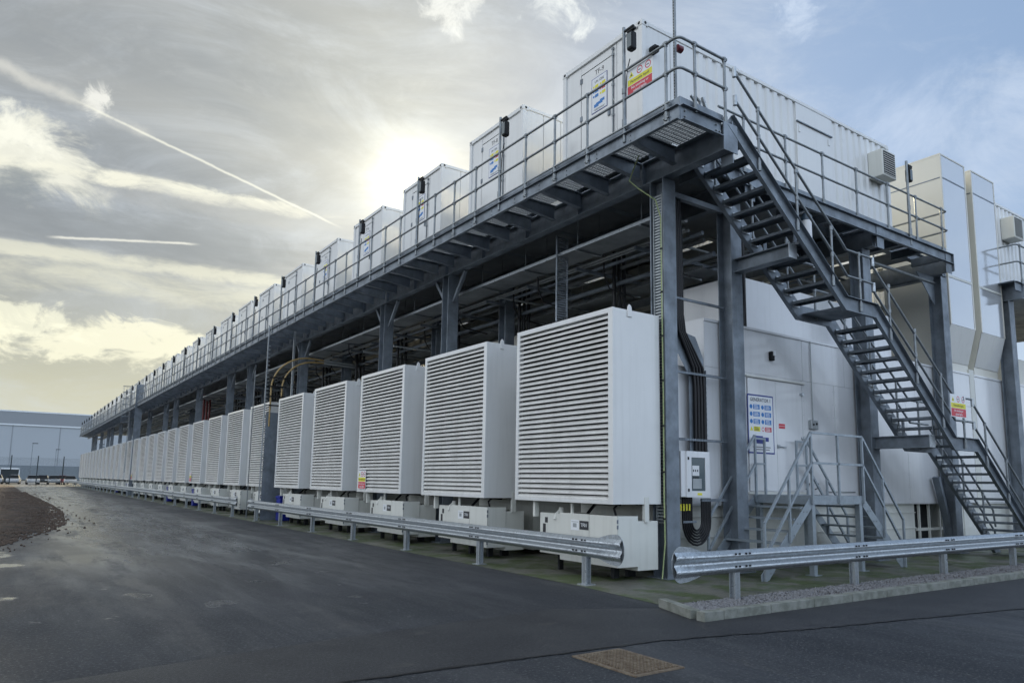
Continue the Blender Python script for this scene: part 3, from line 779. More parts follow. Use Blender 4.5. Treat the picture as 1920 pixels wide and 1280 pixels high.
# small service pipe running along the deck edge
MB().tube([(XR+.07-.09, -1.6, 7.77), (XR-.02, 40, 7.77), (XR-.02, 110, 7.77)], .018, 8).build('edge_conduit', CONDUIT, gantry)
# tall poles with floodlights between the posts
fp = thing('floodlight_pole', '', 'floodlight', (XR, poles[0], 7.50), 'black floodlights on tall poles along the deck edge')
b = MB(); b.tube([(0, 0, 0), (0, 0, 2.16)], .030, 10); b.tube([(0, 0, .9), (0, 0, 1.0)], .04, 10); b.tube([(0, 0, .25), (0, 0, .42)], .042, 10); b.build('pole', TUBE, fp)
b = MB(); b.ext([(.02, -.34), (.10, -.34), (.14, -.27), (.14, .22), (.10, .28), (.02, .28), (-.02, .22), (-.02, -.27)], 'y', -.23, -.07)
b = MB(); b.box(-.03, .10, -.23, -.09, 1.66, 2.00); b.build('lamp_housing', BLACK, fp, bevel=.03)
b = MB(); b.box(-.035, -.031, -.215, -.105, 1.70, 1.96); b.build('lens', GLASSD, fp)
b = MB(); b.box(-.02, .02, -.25, .0, 2.06, 2.09); b.box(-.01, .05, -.26, -.08, 2.02, 2.06); b.build('bracket', BLACK, fp)
b = MB(); b.tube([(.03, -.12, 1.52), (.045, -.05, 1.40), (.04, -.02, 1.2), (.034, -.01, .8), (.034, -.01, .2)], .010, 6); b.build('supply_cable', CABLE, fp)
for i, y in enumerate(poles):
    o = fp if i == 0 else copy_tree(fp)
    o.location = (XR, y, 7.50)
    o['label'] = f'black floodlight on a tall deck-edge pole, {ordn(i)} from the corner' if i else 'black floodlight on a tall pole beside the TF-9 container at the deck corner'
# end handrail over the stair side
he = thing('end_handrail', 'two-rail handrail along the stair side of the deck before the corrugated container', 'handrail', (0, -.72, 7.68))
for z in (1.14, .62):
    MB().tube([(1.30, 0, z), (10.30, 0, z)]+arc(10.30, .08, .08, -90, 0, z)+[(10.38, 3.4, z)], RR, 10).build('top_rail' if z > 1 else 'middle_rail', TUBE, he)
for x in (2.05, 3.40, 4.73, 6.06, 7.40, 8.74, 10.06): link(pe, 'post', he, (x, 0, 0))
link(pe, 'post', he, (10.38, 2.0, 0))
o = copy_tree(fp); o.location = (8.37, -.74, 7.50); o.rotation_euler = (0, 0, R(90)); o['label'] = 'black floodlight pole beside the cooling unit at the right end of the deck'
# far row's deck and rail
gB = thing('far_gantry', 'grey steel deck and columns of the next row at the right edge', 'gantry', (14.6, -.4, 0))
for x in (.25, 6.0): column(x, 0, ZB, par=gB)
MB().ibeam('y', -.35, 30, .25, ZB, .2, .46).build('longitudinal_beam', STEEL, gB)
b = MB(); b.box(-.2, 10, -.30, -.288, 7.40, 7.64); b.box(-.2, 10, -.36, -.288, 7.64, 7.652); b.build('edge_channel', STEEL, gB)
MB().box(-.2, 10, -.28, 20, 7.66, 7.69).build('deck_plate', STEEL, gB)
hB = thing('far_handrail', 'handrail in front of the container at the right edge', 'handrail', (14.62, -.72, 7.68))
for z in (1.14, .62): MB().tube([(.02, 5, z), (.02, .08, z)]+arc(.10, .08, .08, 180, 270, z)+[(9, 0, z)], RR, 8).build('top_rail' if z > 1 else 'middle_rail', TUBE, hB)
for x in (.25, 1.6, 2.9, 4.2): link(pe, 'post', hB, (x, 0, 0))
link(pe, 'post', hB, (.02, 2.0, 0))

# ------------------------------------------------------------------ main staircase
stair = thing('main_staircase', 'grey galvanised steel staircase of three flights down from the deck corner', 'staircase', (.45, -1.28, 0))
SX, SY = .45, -1.28; YN, YF = -.47, .47       # near and far stringers in local y
def gx(x): return x-SX
fl = [((.30, 7.68), (3.62, 5.06)), ((4.62, 5.06), (7.62, 2.56)), ((8.62, 2.56), (11.72, 0.06))]
def stringer(y0, flp=1):
    b = MB(); d = .27; t = .012
    prof_top = [(.16, 7.86)]; 
    path = [(.34, 7.86), (3.60, 5.22), (4.66, 5.22), (7.60, 2.72), (8.66, 2.72), (11.90, .02)]
    low = []
    # lower edge parallel to the upper one at depth d
    def off(p, q):
        dx, dz = q[0]-p[0], q[1]-p[1]; L = math.hypot(dx, dz); return (dz/L*d, -dx/L*d)
    for i, p in enumerate(path):
        segs = []
        if i > 0: segs.append(off(path[i-1], p))
        if i < len(path)-1: segs.append(off(p, path[i+1]))
        if len(segs) == 1: low.append((p[0]+segs[0][0], p[1]+segs[0][1]))
        else:
            a = Vector(segs[0]); c = Vector(segs[1]); h = (a+c); h = h*(d*d/(h.dot(a)))
            low.append((p[0]+h.x, p[1]+h.y))
    low[-1] = (11.60, .02)
    n = len(path)
    top3 = [(gx(a), a2) for a, a2 in path]; low3 = [(gx(a), a2) for a, a2 in low]
    for i in range(n-1):
        q = [top3[i], top3[i+1], low3[i+1], low3[i]]
        b.ext(q, 'y', y0-t/2, y0+t/2)
        for e0, e1, s_ in ((top3[i], top3[i+1], 1), (low3[i], low3[i+1], -1)):
            b.add([(e0[0], y0, e0[1]), (e1[0], y0, e1[1]), (e1[0], y0+.075*flp, e1[1]), (e0[0], y0+.075*flp, e0[1]),
                   (e0[0], y0, e0[1]+.012*s_), (e1[0], y0, e1[1]+.012*s_), (e1[0], y0+.075*flp, e1[1]+.012*s_), (e0[0], y0+.075*flp, e0[1]+.012*s_)],
                  [(0, 1, 2, 3), (4, 7, 6, 5), (0, 4, 5, 1), (2, 6, 7, 3), (1, 5, 6, 2), (3, 7, 4, 0)])
    return b.build('stringer', STEEL, stair)
stringer(YN, -1); stringer(YF, 1)
tr = MB(); tr.box(-.125, .125, YN+.01, YF-.01, -.004, 0); tr.box(-.125, -.117, YN+.01, YF-.01, -.055, -.004); tr.box(.117, .125, YN+.01, YF-.01, -.055, -.004)
tr.box(-.12, .12, YF-.014, YF-.008, -.11, .02); tr.box(-.12, .12, YN+.008, YN+.014, -.11, .02)
trm = tr.mesh('tread'); trm.materials.append(STEEL)
tp = MB(); tp.box(-.11, .11, 0, .008, -.10, .035); tpm = tp.mesh('tread_cleat'); tpm.materials.append(BRIGHT)
zt = 7.68
for (x0, z0), (x1, z1), in fl:
    n = 13
    for k in range(1, n):
        t = k/n; o = link(trm, 'tread', stair, (gx(x0+.05+(x1-x0)*t*13/13), 0, z0+(z1-z0)*t))
        link(tpm, 'tread_cleat', stair, (gx(x0+.05+(x1-x0)*t), YF-.024, z0+(z1-z0)*t))
for x0, x1, z in ((3.62, 4.66, 5.06), (7.62, 8.66, 2.56)):
    MB().box(gx(x0), gx(x1), YN+.01, YF-.01, z-.006, z).build('landing_plate', STEEL, stair)
# stub platform between the deck and the first step
MB().box(gx(.40), gx(1.28), YF+.04, YF+.08, 7.42, 7.68).build('landing_edge', STEEL, stair)
# handrails on both sides, stepping at the landings
def stair_rail(y, near):
    for z in (1.10, .58):
        segs = [[(.42, 7.68+1.02*(z > 1)+.50*(z < 1)), (3.50, 5.20+z), (3.66, 5.06+z), (4.58, 5.06+z)], [(4.60, 4.90+z), (7.50, 2.66+z), (7.68, 2.52+z), (8.50, 2.52+z)], [(8.58, 2.42+z), (11.45, .12+z), (11.62, z-.02), (11.7, z*.6)]]
        for s_ in segs:
            MB().tube([(gx(a), y, b) for a, b in s_], RR, 10).build('top_rail' if z > 1 else 'middle_rail', TUBE, stair)
    for x, zb in ((1.05, 7.12), (2.12, 6.27), (3.18, 5.42), (4.1, 5.06), (4.50, 5.06), (5.16, 4.62), (6.12, 3.82), (7.14, 2.96), (8.08, 2.56), (8.45, 2.56), (9.1, 2.16), (10.1, 1.36), (11.1, .5)):
        if x in (4.50, 8.45): continue
        # rail height at x
        zr = 1.10+(7.68-(x-.42)*.805-.06 if x < 3.5 else 5.06 if x < 4.6 else 5.0-(x-4.6)*.83+.06 if x < 7.5 else 2.52 if x < 8.55 else 2.42-(x-8.58)*.802)
        b = MB(); b.tube([(gx(x), y, zb-.05), (gx(x), y, zr)], RR, 10)
        b.tube([(gx(x), y, zr-.05), (gx(x), y, zr+.03)], .035, 10); b.tube([(gx(x), y, zr-.57), (gx(x), y, zr-.49)], .035, 10)
        b.tube([(gx(x), y, zb-.06), (gx(x), y, zb+.12)], .034, 10)
        b.build('handrail_post', TUBE, stair)
stair_rail(YN-.03, True); stair_rail(YF+.0, False)
js = MB()
for x, z in ((.43, 8.72), (.43, 8.2), (4.6, 6.12), (4.6, 5.6), (8.55, 3.58), (8.55, 3.06)):
    js.tube([(gx(x), YN-.03, z-.12), (gx(x), YN-.03, z+.06)], .036, 10)
js.build('swivel_joint', BRIGHT, stair)
# cantilever brackets carrying the flights from the columns
MB().ibeam('y', -1.62, -.40, 2.16, 5.74, .22, .27, .018, .012).build('stair_bracket', STEEL, gantry)
MB().ibeam('y', -1.62, -.40, 6.92, 2.48, .22, .27, .018, .012).build('stair_bracket', STEEL, gantry)
MB().box(2.04, 2.28, -1.636, -1.622, 5.74, 6.01).build('bracket_plate', BRIGHT, gantry)
MB().box(6.80, 7.04, -1.636, -1.622, 2.48, 2.75).build('bracket_plate', BRIGHT, gantry)
for x, z, zz in ((2.3, 6.01, 6.22), (7.1, 2.75, 2.98)):
    MB().box(x-.05, x+.05, -1.60, -1.58, z, zz+.1).build('bracket_post', STEEL, gantry); MB().box(x-.05, x+.05, -.95, -.93, z, zz+.1).build('bracket_post', STEEL, gantry)

# ------------------------------------------------------------------ louvred intake boxes
XL, YL0, ZL = -1.075, -.31, 1.262; BW, BH, BD = 2.82, 3.325, 1.12
def louvre_box(sep):
    t = thing('louvred_intake_box', '', 'louvre box', (XL, YL0, ZL), 'white louvred air intake boxes facing the road')
    b = MB()
    b.box(.03, BD, 0, .012, .012, BH-.012); b.box(.03, BD, BW-.012, BW, .012, BH-.012); b.box(.03, BD, 0, BW, BH-.012, BH); b.box(.03, BD, 0, BW, 0, .012)
    b.build('housing', WHITE, t)
    f = MB(); f.box(0, .05, -.004, .115, -.004, BH+.004); f.box(0, .05, BW-.085, BW+.004, -.004, BH+.004); f.box(.002, .05, .115, BW-.085, -.004, .055); f.box(.002, .05, .115, BW-.085, BH-.085, BH+.004)
    f.build('front_frame', WHITE, t, bevel=.006)
    MB().box(.115, .125, .10, BW-.07, .05, BH-.08).build('backing', DARKP, t)
    prof = [(.004, 0), (.004, .024), (.070, .074), (.080, .070), (.016, .012), (.012, 0)]
    n = 34; pitch = (BH-.14)/n
    if sep:
        s_ = MB().ext(prof, 'y', .117, BW-.087).mesh('louvre_blade'); s_.materials.append(LOUV)
        for k in range(n): link(s_, 'louvre_blade', t, (0, 0, .056+k*pitch))
    else:
        s_ = MB()
        for k in range(n): s_.ext([(a, z+.056+k*pitch) for a, z in prof], 'y', .117, BW-.087)
        s_.build('louvre_blades', LOUV, t, kind='stuff')
    lg = MB(); lg.box(.50, .60, .03, .04, BH-.16, BH-.02); lg.box(.53, .57, .02, .03, BH-.13, BH+.05); lg.tube([(.53, .025, BH+.05), (.55, .025, BH+.10), (.59, .025, BH+.07)], .012, 6)
    lg = MB(); lg.ext([(.34, BH-.12), (.44, BH-.12), (.44, BH-.02), (.42, BH+.07), (.38, BH+.10), (.35, BH+.06), (.34, BH-.02)], 'y', -.022, -.002)
    lg.build('lifting_lug', WHITE, t)
    for x, y in ((.72, .0), (.10, 2.3)): MB().box(x, x+.10, y-.012, y+.05, -.30, .12 if y < 1 else 0).build('support_leg', CREAM, t)
    MB().box(.12, .16, 1.2, 1.24, -.3, 0).build('support_leg', CREAM, t)
    return t
lb1 = louvre_box(True)
LBN = 10
lbs = [lb1]
for i in range(1, LBN): lbs.append(copy_tree(lb1))
lb2 = louvre_box(False); lbs.append(lb2)
for i in range(LBN+1, NB): lbs.append(copy_tree(lb2))
for i, o in enumerate(lbs):
    o.location = (XL, YL0+i*P_, ZL)
    o['label'] = 'white louvred intake box nearest the corner, beside the first grey column' if i == 0 else f'white louvred intake box, {ordn(i)} along the row from the corner'
nd = thing('bird_debris', 'dark straggly debris on the top front edge of the nearest louvred box', 'debris', (XL+.03, YL0+1.55, ZL+BH))
b = MB(); q_ = random.Random(4)
for k in range(70):
    y = q_.gauss(0, .30); b.tube([(q_.uniform(-.02, .05), y, .0), (q_.uniform(-.03, .05), y+q_.uniform(-.12, .12), q_.uniform(.0, .06))], .006, 4)
b.build('twigs', BLACK, nd, kind='stuff')
# warning sign on the third box and two further along
for i, lab in ((2, 'small warning sign low on the third louvred box'), (8, 'small warning sign low on the ninth louvred box'), (14, 'small warning sign on a far louvred box')):
    s_ = thing('warning_sign', lab, 'sign', (XL-.012, YL0+i*P_+BW-.38, ZL+.34), 'warning signs fixed on louvred boxes')
    hazard_sign(s_, '-x', .52, .52)
st_ = MB(); st_.ext([(0, 0), (.02, -.02), (.02, .03)], 'y', 0, 1)
# ------------------------------------------------------------------ fuel cabinets under the boxes
def cabinet():
    t = thing('fuel_cabinet', '', 'cabinet', (-.98, -.31, 0), 'cream fuel cabinets under the louvred boxes')
    MB().box(.012, .475, 0.012, 1.50, .232, 1.062).build('body', CREAM, t, bevel=.008)
    for y0, y1 in ((.0, .70), (.715, 1.512)): MB().box(0, .012, y0, y1, .236, 1.066).build('door', CREAM, t, bevel=.004)
    MB().box(.02, .47, 0, .012, .236, 1.066).build('side_panel', CREAM, t)
    MB().box(.482, .965, .02, 1.75, .16, .978).build('rear_body', CREAM, t, bevel=.008)
    b = MB(); b.box(.08, .47, 1.54, 2.22, .30, 1.04); b.build('valve_cabinet', CREAM, t, bevel=.008)
    b = MB()
    for z in (.30, .42, .86, .95): b.box(-.006, .02, -.008, .006, z, z+.06)
    b.build('hinge', STEEL, t)
    b = MB(); b.box(-.0035, -.0005, .72, .96, .80, .95); st = b.build('black_label', BLKPR, t); put_text('TF01', .085, st, -.84, .875, .0045, SIGNW, '-x')
    b = MB(); b.box(-.0025, -.0005, .98, 1.20, .78, .96); st = b.build('white_label', SIGNW, t)
    b = MB(); b.box(-.0038, -.003, 1.04, 1.14, .83, .90); b.box(-.0038, -.003, 1.0, 1.18, .92, .93); b.build('print', CONDUIT, st)
    b = MB(); b.box(.074, .079, 1.98, 2.06, .86, .96); b.box(.074, .079, 2.04, 2.12, .66, .84); b.build('stickers', BLKPR, t)
    b = MB(); b.tube([(.2, 1.72, 1.04), (.2, 1.72, 1.15)], .05, 12); b.tube([(.2, 1.75, 1.10), (.1, 1.75, 1.02), (.07, 1.75, .93)], .035, 10); b.build('filler_pipe', CREAM, t)
    for a_ in ((.34, .46, .45, .53, 0, .235), (.34, .46, 1.2, 1.28, 0, .235), (.72, .9, .5, .58, 0, .165), (.3, .4, 1.9, 1.95, 0, .30)): MB().box(*a_).build('foot', DARKP, t)
    MB().tube([(.25, .3, 1.06), (.25, .35, 1.18), (.45, .4, 1.30), (.9, .45, 1.25)], .022, 8).build('hose', CABLE, t); MB().tube([(.3, 1.1, 1.06), (.5, 1.1, 1.25), (1.1, 1.1, 1.22)], .03, 8).build('hose', CABLE, t)
    return t
cb = cabinet()
for i in range(NB):
    o = cb if i == 0 else copy_tree(cb)
    o.location = (-.98, -.31+i*P_, 0)
    o['label'] = 'cream fuel cabinet by the barrier end, nearest the corner' if i == 0 else f'cream fuel cabinet under the {ordn(i)} louvred box from the corner'

# ------------------------------------------------------------------ generator housings
XE0, XE1, ZE0, ZE1, DE = .42, 12.70, 1.22, 4.82, 2.5
def panel(par, x0, x1, z0, z1, y=0., name='panel', m_=WALLW, g=.005, t=.010):
    return MB().box(x0+g, x1-g, y-t, y, z0+g, z1-g).build(name, m_, par)
def housing(full):
    t = thing('generator_housing', '', 'generator', (0, 0, 0), 'white acoustic generator housings under the deck')
    b = MB(); b.box(1.60, XE1, .002, DE, ZE0, ZE1-.002); b.box(XE0, 1.60, .002, DE, ZE0, 3.82); b.build('casing', WALLW, t)
    b = MB(); b.box(XE0+.1, 9.5, .12, DE-.1, .10, ZE0-.002); b.build('base_tank', CREAM, t)
    b = MB(); b.box(3.05, 9.2, .32, DE-.2, ZE1, 6.02); b.build('rooftop_attenuator', WALLW if full else DUCTC, t)
    if full:
        MB().box(1.58, XE1+.01, -.03, -.012, ZE1-.04, ZE1+.012).build('roof_trim', WALLW, t)
        MB().box(1.585, 1.60, -.012, DE, 3.82, ZE1+.012).build('left_panel', WALLW, t)
        for x0, x1 in ((1.60, 2.80), (2.80, 4.78), (4.78, 6.4), (6.4, 8.0), (8.0, 9.6), (9.6, 11.2), (11.2, 12.7)): panel(t, x0, x1, 3.88, 4.78)
        for x0, x1 in ((.42, 1.60), (1.60, 2.84), (4.72, 5.95), (5.95, 7.5), (7.5, 9.1), (9.1, 10.9), (10.9, 12.7)): panel(t, x0, x1, 1.24, 3.88 if x0 > .5 else 3.82)
        MB().box(2.80, 4.80, -.055, -.012, 3.80, 3.835).build('door_drip_strip', CREAM, t)
        d1 = panel(t, 2.86, 3.77, 1.50, 3.78, -.012, 'door', WALLW, .004, .016); d2 = panel(t, 3.77, 4.69, 1.50, 3.78, -.012, 'door', WALLW, .004, .016)
        MB().box(2.80, 4.76, -.05, -.012, 1.44, 1.485).build('threshold', CREAM, t)
        b = MB(); b.tube([(3.79, -.05, 2.42), (4.03, -.062, 2.41)], .013, 8); b.box(3.775, 3.86, -.045, -.029, 2.38, 2.46); b.build('handle', BRIGHT, d2)
        for z in (1.72, 2.6, 3.55):
            b = MB(); b.box(4.62, 4.74, -.05, -.029, z, z+.05); b.tube([(4.70, -.055, z-.01), (4.70, -.055, z+.07)], .02, 8); b.build('hinge', BRIGHT, d2)
        b = MB(); b.box(3.85, 4.06, -.031, -.029, 2.80, 2.90); b.build('red_notice', RED, d2)
        nb = MB(); bx(nb, 3.86, 4.05, 2.845, 2.853, .0312, '-y'); nb.build('fine_print', SIGNW, d2)
        hold = bpy.data.objects.new('door_notice', None); col.objects.link(hold); hold.parent = t; hold.location = (3.255, -.0285, 2.85)
        notice_sign(hold, '-y', .84, 1.20, 'GENERATOR 1')
        b = MB(); b.box(3.60, 3.70, -.10, -.010, 4.20, 4.40); b.build('bulkhead_light', BLACK, t, bevel=.02)
        b = MB(); b.box(3.63, 3.71, -.125, -.101, 4.30, 4.41); b.build('light_lens', SIGNW, t, bevel=.02)
        b = MB(); b.box(4.93, 5.18, -.09, -.010, 2.84, 3.04); b = b.build('isolator_box', CONDUIT, t, bevel=.01)
        c = MB(); c.tube([(4.99, -.09, 2.94), (4.99, -.11, 2.94)], .02, 8); c.tube([(5.11, -.09, 2.96), (5.11, -.105, 2.96)], .025, 8); c.build('switch', BLACK, b)
        c = MB()
        for x in (4.72, 5.05): c.tube([(x, -.03, 1.55), (x, -.09, 1.57), (x+.04, -.09, 1.67), (x-.01, -.03, 1.69)], .012, 6)
        c.build('grab_hook', BLACK, t)
        b = MB(); b.box(.55, 9.5, .09, .118, .62, .64); b.box(.55, 9.5, .09, .118, 1.0, 1.02); b.build('tank_rib', CREAM, t)
        b = MB(); b.box(7.6, 7.72, -.02, -.010, 1.5, 1.7); b.box(7.85, 7.95, -.02, -.010, 1.5, 1.66); b.build('label_plate', SIGNW, t)
        b = MB()
        for x0, x1 in ((1.60, 2.84), (4.72, 5.95), (5.95, 7.5), (7.5, 9.1), (9.1, 10.9), (10.9, 12.7)):
            for xx in (x0+.05, x1-.05):
                for k in range(9): b.tube([(xx, -.010, 1.34+k*.30), (xx, -.0135, 1.34+k*.30)], .008, 6)
        b.build('panel_screws', CONDUIT, t, kind='stuff')
        b = MB(); b.tube([(5.08, -.03, 3.04), (5.08, -.03, 4.75), (5.08, -.03, 4.80)], .012, 6); b.tube([(5.5, -.03, 1.3), (5.5, -.03, 1.5), (6.6, -.03, 1.5)], .014, 6); b.build('conduit', CONDUIT, t)
        b = MB(); b.box(1.56, 1.582, 1.0, 1.12, ZE1-.12, ZE1+.09); b.build('lifting_lug', WHITE, t)
        # open frame under the right half
        b = MB()
        for x in (9.7, 10.2, 10.75, 11.4, 12.1): b.box(x, x+.05, .10, .15, 0, ZE0)
        b.box(9.6, 12.6, .11, .16, .55, .62); b.build('base_frame', CREAM, t)
        MB().box(9.6, 12.6, .9, .95, .05, ZE0).build('shade_sheet', DARKP, t)  # near-black sheet standing in for the shade behind the open frame
    else:
        MB().box(1.58, XE1, -.02, .0, ZE1-.04, ZE1+.012).build('roof_trim', WALLW, t)
    return t
h1 = housing(True); h1['label'] = 'white generator housing with double doors and GENERATOR 1 notice at the end of the row'
h2 = housing(False)
for i in range(1, NB):
    o = h2 if i == 1 else copy_tree(h2)
    o.location = (0, i*P_, 0); o['label'] = f'white generator housing in the shade behind the {ordn(i)} louvred box'
# second row housing
h3 = copy_tree(h2); h3.location = (13.02-1.6, -.0, 0); h3['label'] = 'white housing beside the tall ducts at the right edge'
for ch in list(h3.children):
    if ch.name.startswith('rooftop') : ch.location = (3.0, .6, 0)
b = MB()
for x0, x1 in ((13.02, 14.6), (14.6, 16.4), (16.4, 18), (18, 20)): b.box(x0-11.42, x1-11.42-.01, -.012, 0, 1.26, 4.70)
b.build('panel', WALLW, h3)

# ------------------------------------------------------------------ tall exhaust ducts
def duct(x0, x1, lab, mirror=False):
    t = thing('exhaust_duct', lab, 'duct', (x0, -.25, ZE1), 'tall white rectangular exhaust ducts')
    w_ = x1-x0; z1 = 10.87-ZE1; za = 6.03-ZE1; zb = 5.06-ZE1; D = 1.75; c = .05
    b = MB(); b.box(.0, w_, .012, D, za, z1); b.ext([(.012, za), (.262, zb), (.262, 0), (D, 0), (D, za)], 'x', 0, w_); b.build('casing', DUCTC, t)
    for a, e in ((0, c), (w_-c, w_)): MB().box(a-.004, e+.004, -.012, .012, za, z1+.006).build('corner_strip', DUCTC, t)
    MB().box(-.006, w_+.006, -.014, D+.006, z1-.03, z1+.012).build('top_trim', DUCTC, t)
    for z0, zz in ((za+.0, 7.33-ZE1), (7.40-ZE1, 10.16-ZE1), (10.20-ZE1, z1-.04)):
        MB().box(c+.004, w_-c-.004, -.004, .010, z0+.006, zz).build('face_panel', GLOSS, t)
    MB().box(c, w_-c, -.016, .012, 7.335-ZE1, 7.395-ZE1).build('joint_strip', CREAM, t)
    MB().box(c, w_-c, -.010, .012, 10.165-ZE1, 10.195-ZE1).build('joint_strip', STEEL, t)
    MB().add([(0.005, -.002, za), (w_-.005, -.002, za), (w_-.005, .248, zb), (.005, .248, zb)], [(0, 1, 2, 3)]).build('sloped_panel', WHITE, t)
    MB().box(-.008, 0, .03, D-.03, 10.165-ZE1, 10.195-ZE1).build('side_strip', STEEL, t)
    return t
dA1 = duct(11.27, 12.72, 'left one of the two tall glossy white ducts beyond the deck end')
dB1 = duct(13.10, 14.62, 'right one of the two tall glossy white ducts beyond the deck end')
for i in range(1, 8):
    o = copy_tree(dA1); o.location = (11.27, -.25+i*P_, ZE1); o['label'] = f'tall white duct hidden further back, {ordn(i)} of its row'
gs = thing('gap_closer', 'beige strip filling the gap between the two tall ducts', 'duct strip', (12.72, -.2, 1.2))
MB().box(.0, .38, .42, .50, 0, 9.4).build('strip', DUCTC, gs)
MB().box(-.02, .26, .18, .21, 0, 3.75).build('lower_strip', CREAM, gs)

# ------------------------------------------------------------------ cables, trays and pipes
def tray_y(x0, x1, z, y0, y1, lab):
    t = thing('cable_tray', lab, 'cable tray', (x0, y0, z))
    b = MB(); b.box(0, x1-x0, 0, y1-y0, 0, .004); b.build('base', INNER, t)
    b = MB(); b.box(-.004, 0, 0, y1-y0, 0, .06); b.box(-.012, .0, 0, y1-y0, .06, .066); b.box(x1-x0, x1-x0+.004, 0, y1-y0, 0, .06); b.build('side_flange', BRIGHT, t)
    b = MB(); y = .6; b.tube([(.02, 0, -.04), (.02, 0, 1.1)], .008, 5); b.tube([(x1-x0-.02, 0, -.04), (x1-x0-.02, 0, 1.1)], .008, 5); b.box(-.03, x1-x0+.03, -.02, .02, -.045, -.004)
    hm = b.mesh('hanger'); hm.materials.append(TUBE)
    while y < min(y1-y0, 60): link(hm, 'hanger', t, (0, y, 0)); y += 1.98
    return t
tray_y(.62, 1.30, 6.735, .1, 112, 'wide galvanised cable tray hung below the deck with bright edge')
tray_y(2.8, 3.4, 6.3, 1.0, 90, 'second cable tray hung deeper below the deck')
tray_y(4.4, 4.9, 6.75, 1.0, 70, 'third cable tray hung well below the deck in shade')
pr = random.Random(5)
pt = thing('pipe_run', 'dark pipes and steel secondary members crossing below the deck', 'pipework', (0, 0, 6.9))
for i in range(18):
    y = 1.2+i*P_*.72+pr.uniform(-.3, .3); z = pr.uniform(-.9, .2); r_ = pr.choice((.03, .04, .06, .08))
    MB().tube([(pr.uniform(.6, 1.6), y, z), (pr.uniform(5, 9), y, z)], r_, 8).build('pipe', pr.choice((INNER, CONDUIT, STEEL, INNER)), pt)
for i in range(9):
    x = 1.6+i*.9; MB().tube([(x, pr.uniform(.5, 2), pr.uniform(-.7, .1)), (x, pr.uniform(30, 80), pr.uniform(-.7, .1))], pr.choice((.03, .05)), 8).build('pipe', pr.choice((INNER, STEEL)), pt)
for i in range(10):
    y = 3.3+i*P_; b = MB()
    for q in range(3): b.tube([(2.3+q*.16, y, -2.1), (2.3+q*.16, y, .25)], .045, 8)
    b.build('cable_riser', CABLE, pt)
for i in range(24):
    y = 1.6+i*1.98; MB().box(1.35, 4.3, y, y+.05, -.30, -.22).build('cross_member', STEEL, pt)
for x, z, r_ in ((1.55, -.16, .028), (1.68, -.16, .028), (2.1, -.12, .045), (2.45, -.5, .06), (3.7, -.15, .03), (3.9, -.15, .03)):
    MB().tube([(x, .4, z), (x, 70, z)], r_, 8).build('conduit_run', CONDUIT if r_ < .04 else STEEL, pt)
for i in range(14):
    y = .9+i*P_*.5+pr.uniform(-.2, .2); x = pr.uniform(.7, 2.2)
    MB().tube([(x, y, .2), (x+.05, y, -.5), (x+.3, y+.1, -.75), (x+1.2, y+.2, -.8)], .02, 6).build('drooping_cable', CABLE, pt)
rp = MB()
for q in range(5): rp.tube([(.5+.25*q, 41.5+.3*q, -2.6), (.5+.25*q, 41.5+.3*q, .2)], .07, 8)
rp.build('red_pipe', REDPIPE, pt)
# risers and tray by the first two columns
t = thing('riser_cables', 'three black cable risers entering the housing roof beside the second column', 'cables', (2.62, -.02, 4.82))
for q, x in enumerate((0, .17, .33)): MB().tube([(x, .1, 0), (x, .1, 2.3)], .052, 10).build('cable', CABLE, t)
for q, x in enumerate((.085, .25)): MB().tube([(x, .1, 0), (x, .1, 2.3)], .018, 8).build('conduit', CONDUIT, t)
def ladder_v(name, lab, loc, w_, h_, axis='x', rung=.12, m_=BRIGHT, solid=True):
    t = thing(name, lab, 'cable tray', loc)
    b = MB()
    if axis == 'x':
        b.box(0, .012, 0, .05, 0, h_); b.box(w_-.012, w_, 0, .05, 0, h_)
    else:
        b.box(0, .05, 0, .012, 0, h_); b.box(0, .05, w_-.012, w_, 0, h_)
    b.build('side_rail', m_, t)
    b = MB(); z = .03
    while z < h_:
        if axis == 'x': b.box(.012, w_-.012, .02, .03, z, z+rung*.45)
        else: b.box(.02, .03, .012, w_-.012, z, z+rung*.45)
        z += rung
    b.build('rungs', m_, t); return t
ladder_v('vertical_tray', 'perforated cable tray in the hollow of the corner column', (.12, -.34, .9), .22, 6.0, 'y', .055, CONDUIT)
ladder_v('vertical_tray', 'bright perforated tray hanging between the first two columns', (1.35, .9, 4.9), .30, 2.6, 'x', .06, STEEL)
ladder_v('vertical_tray', 'narrow perforated strip beside the bright hanging tray', (1.85, .9, 4.9), .08, 2.6, 'x', .06, STEEL)
ladder_v('vertical_tray', 'perforated tray standing behind the top of the first louvred box', (.55, 3.3, 4.6), .32, 2.6, 'x', .055, STEEL)
et = thing('earth_cable', 'green and yellow earth cable running down the corner column', 'cable', (.04, -.3, .1))
MB().tube([(-.10, -.12, -.08), (-.03, -.08, .12), (0, -.1, .5), (.0, -.09, 1.2), (.01, -.09, 3), (0, -.09, 5), (0, -.09, 6.3), (-.10, -.06, 6.62), (-.32, .15, 6.85), (-.45, .25, 7.0), (-.42, .2, 7.15), (-.55, -.1, 7.33)], .012, 8).build('cable', GYCAB, et)
b = MB()
for z in (.9, 1.7, 2.5, 3.3, 4.1, 4.9, 5.7): b.tube([(.0, -.09, z), (.0, -.09, z+.03)], .022, 8)
b.build('cable_tie', BLACK, et)
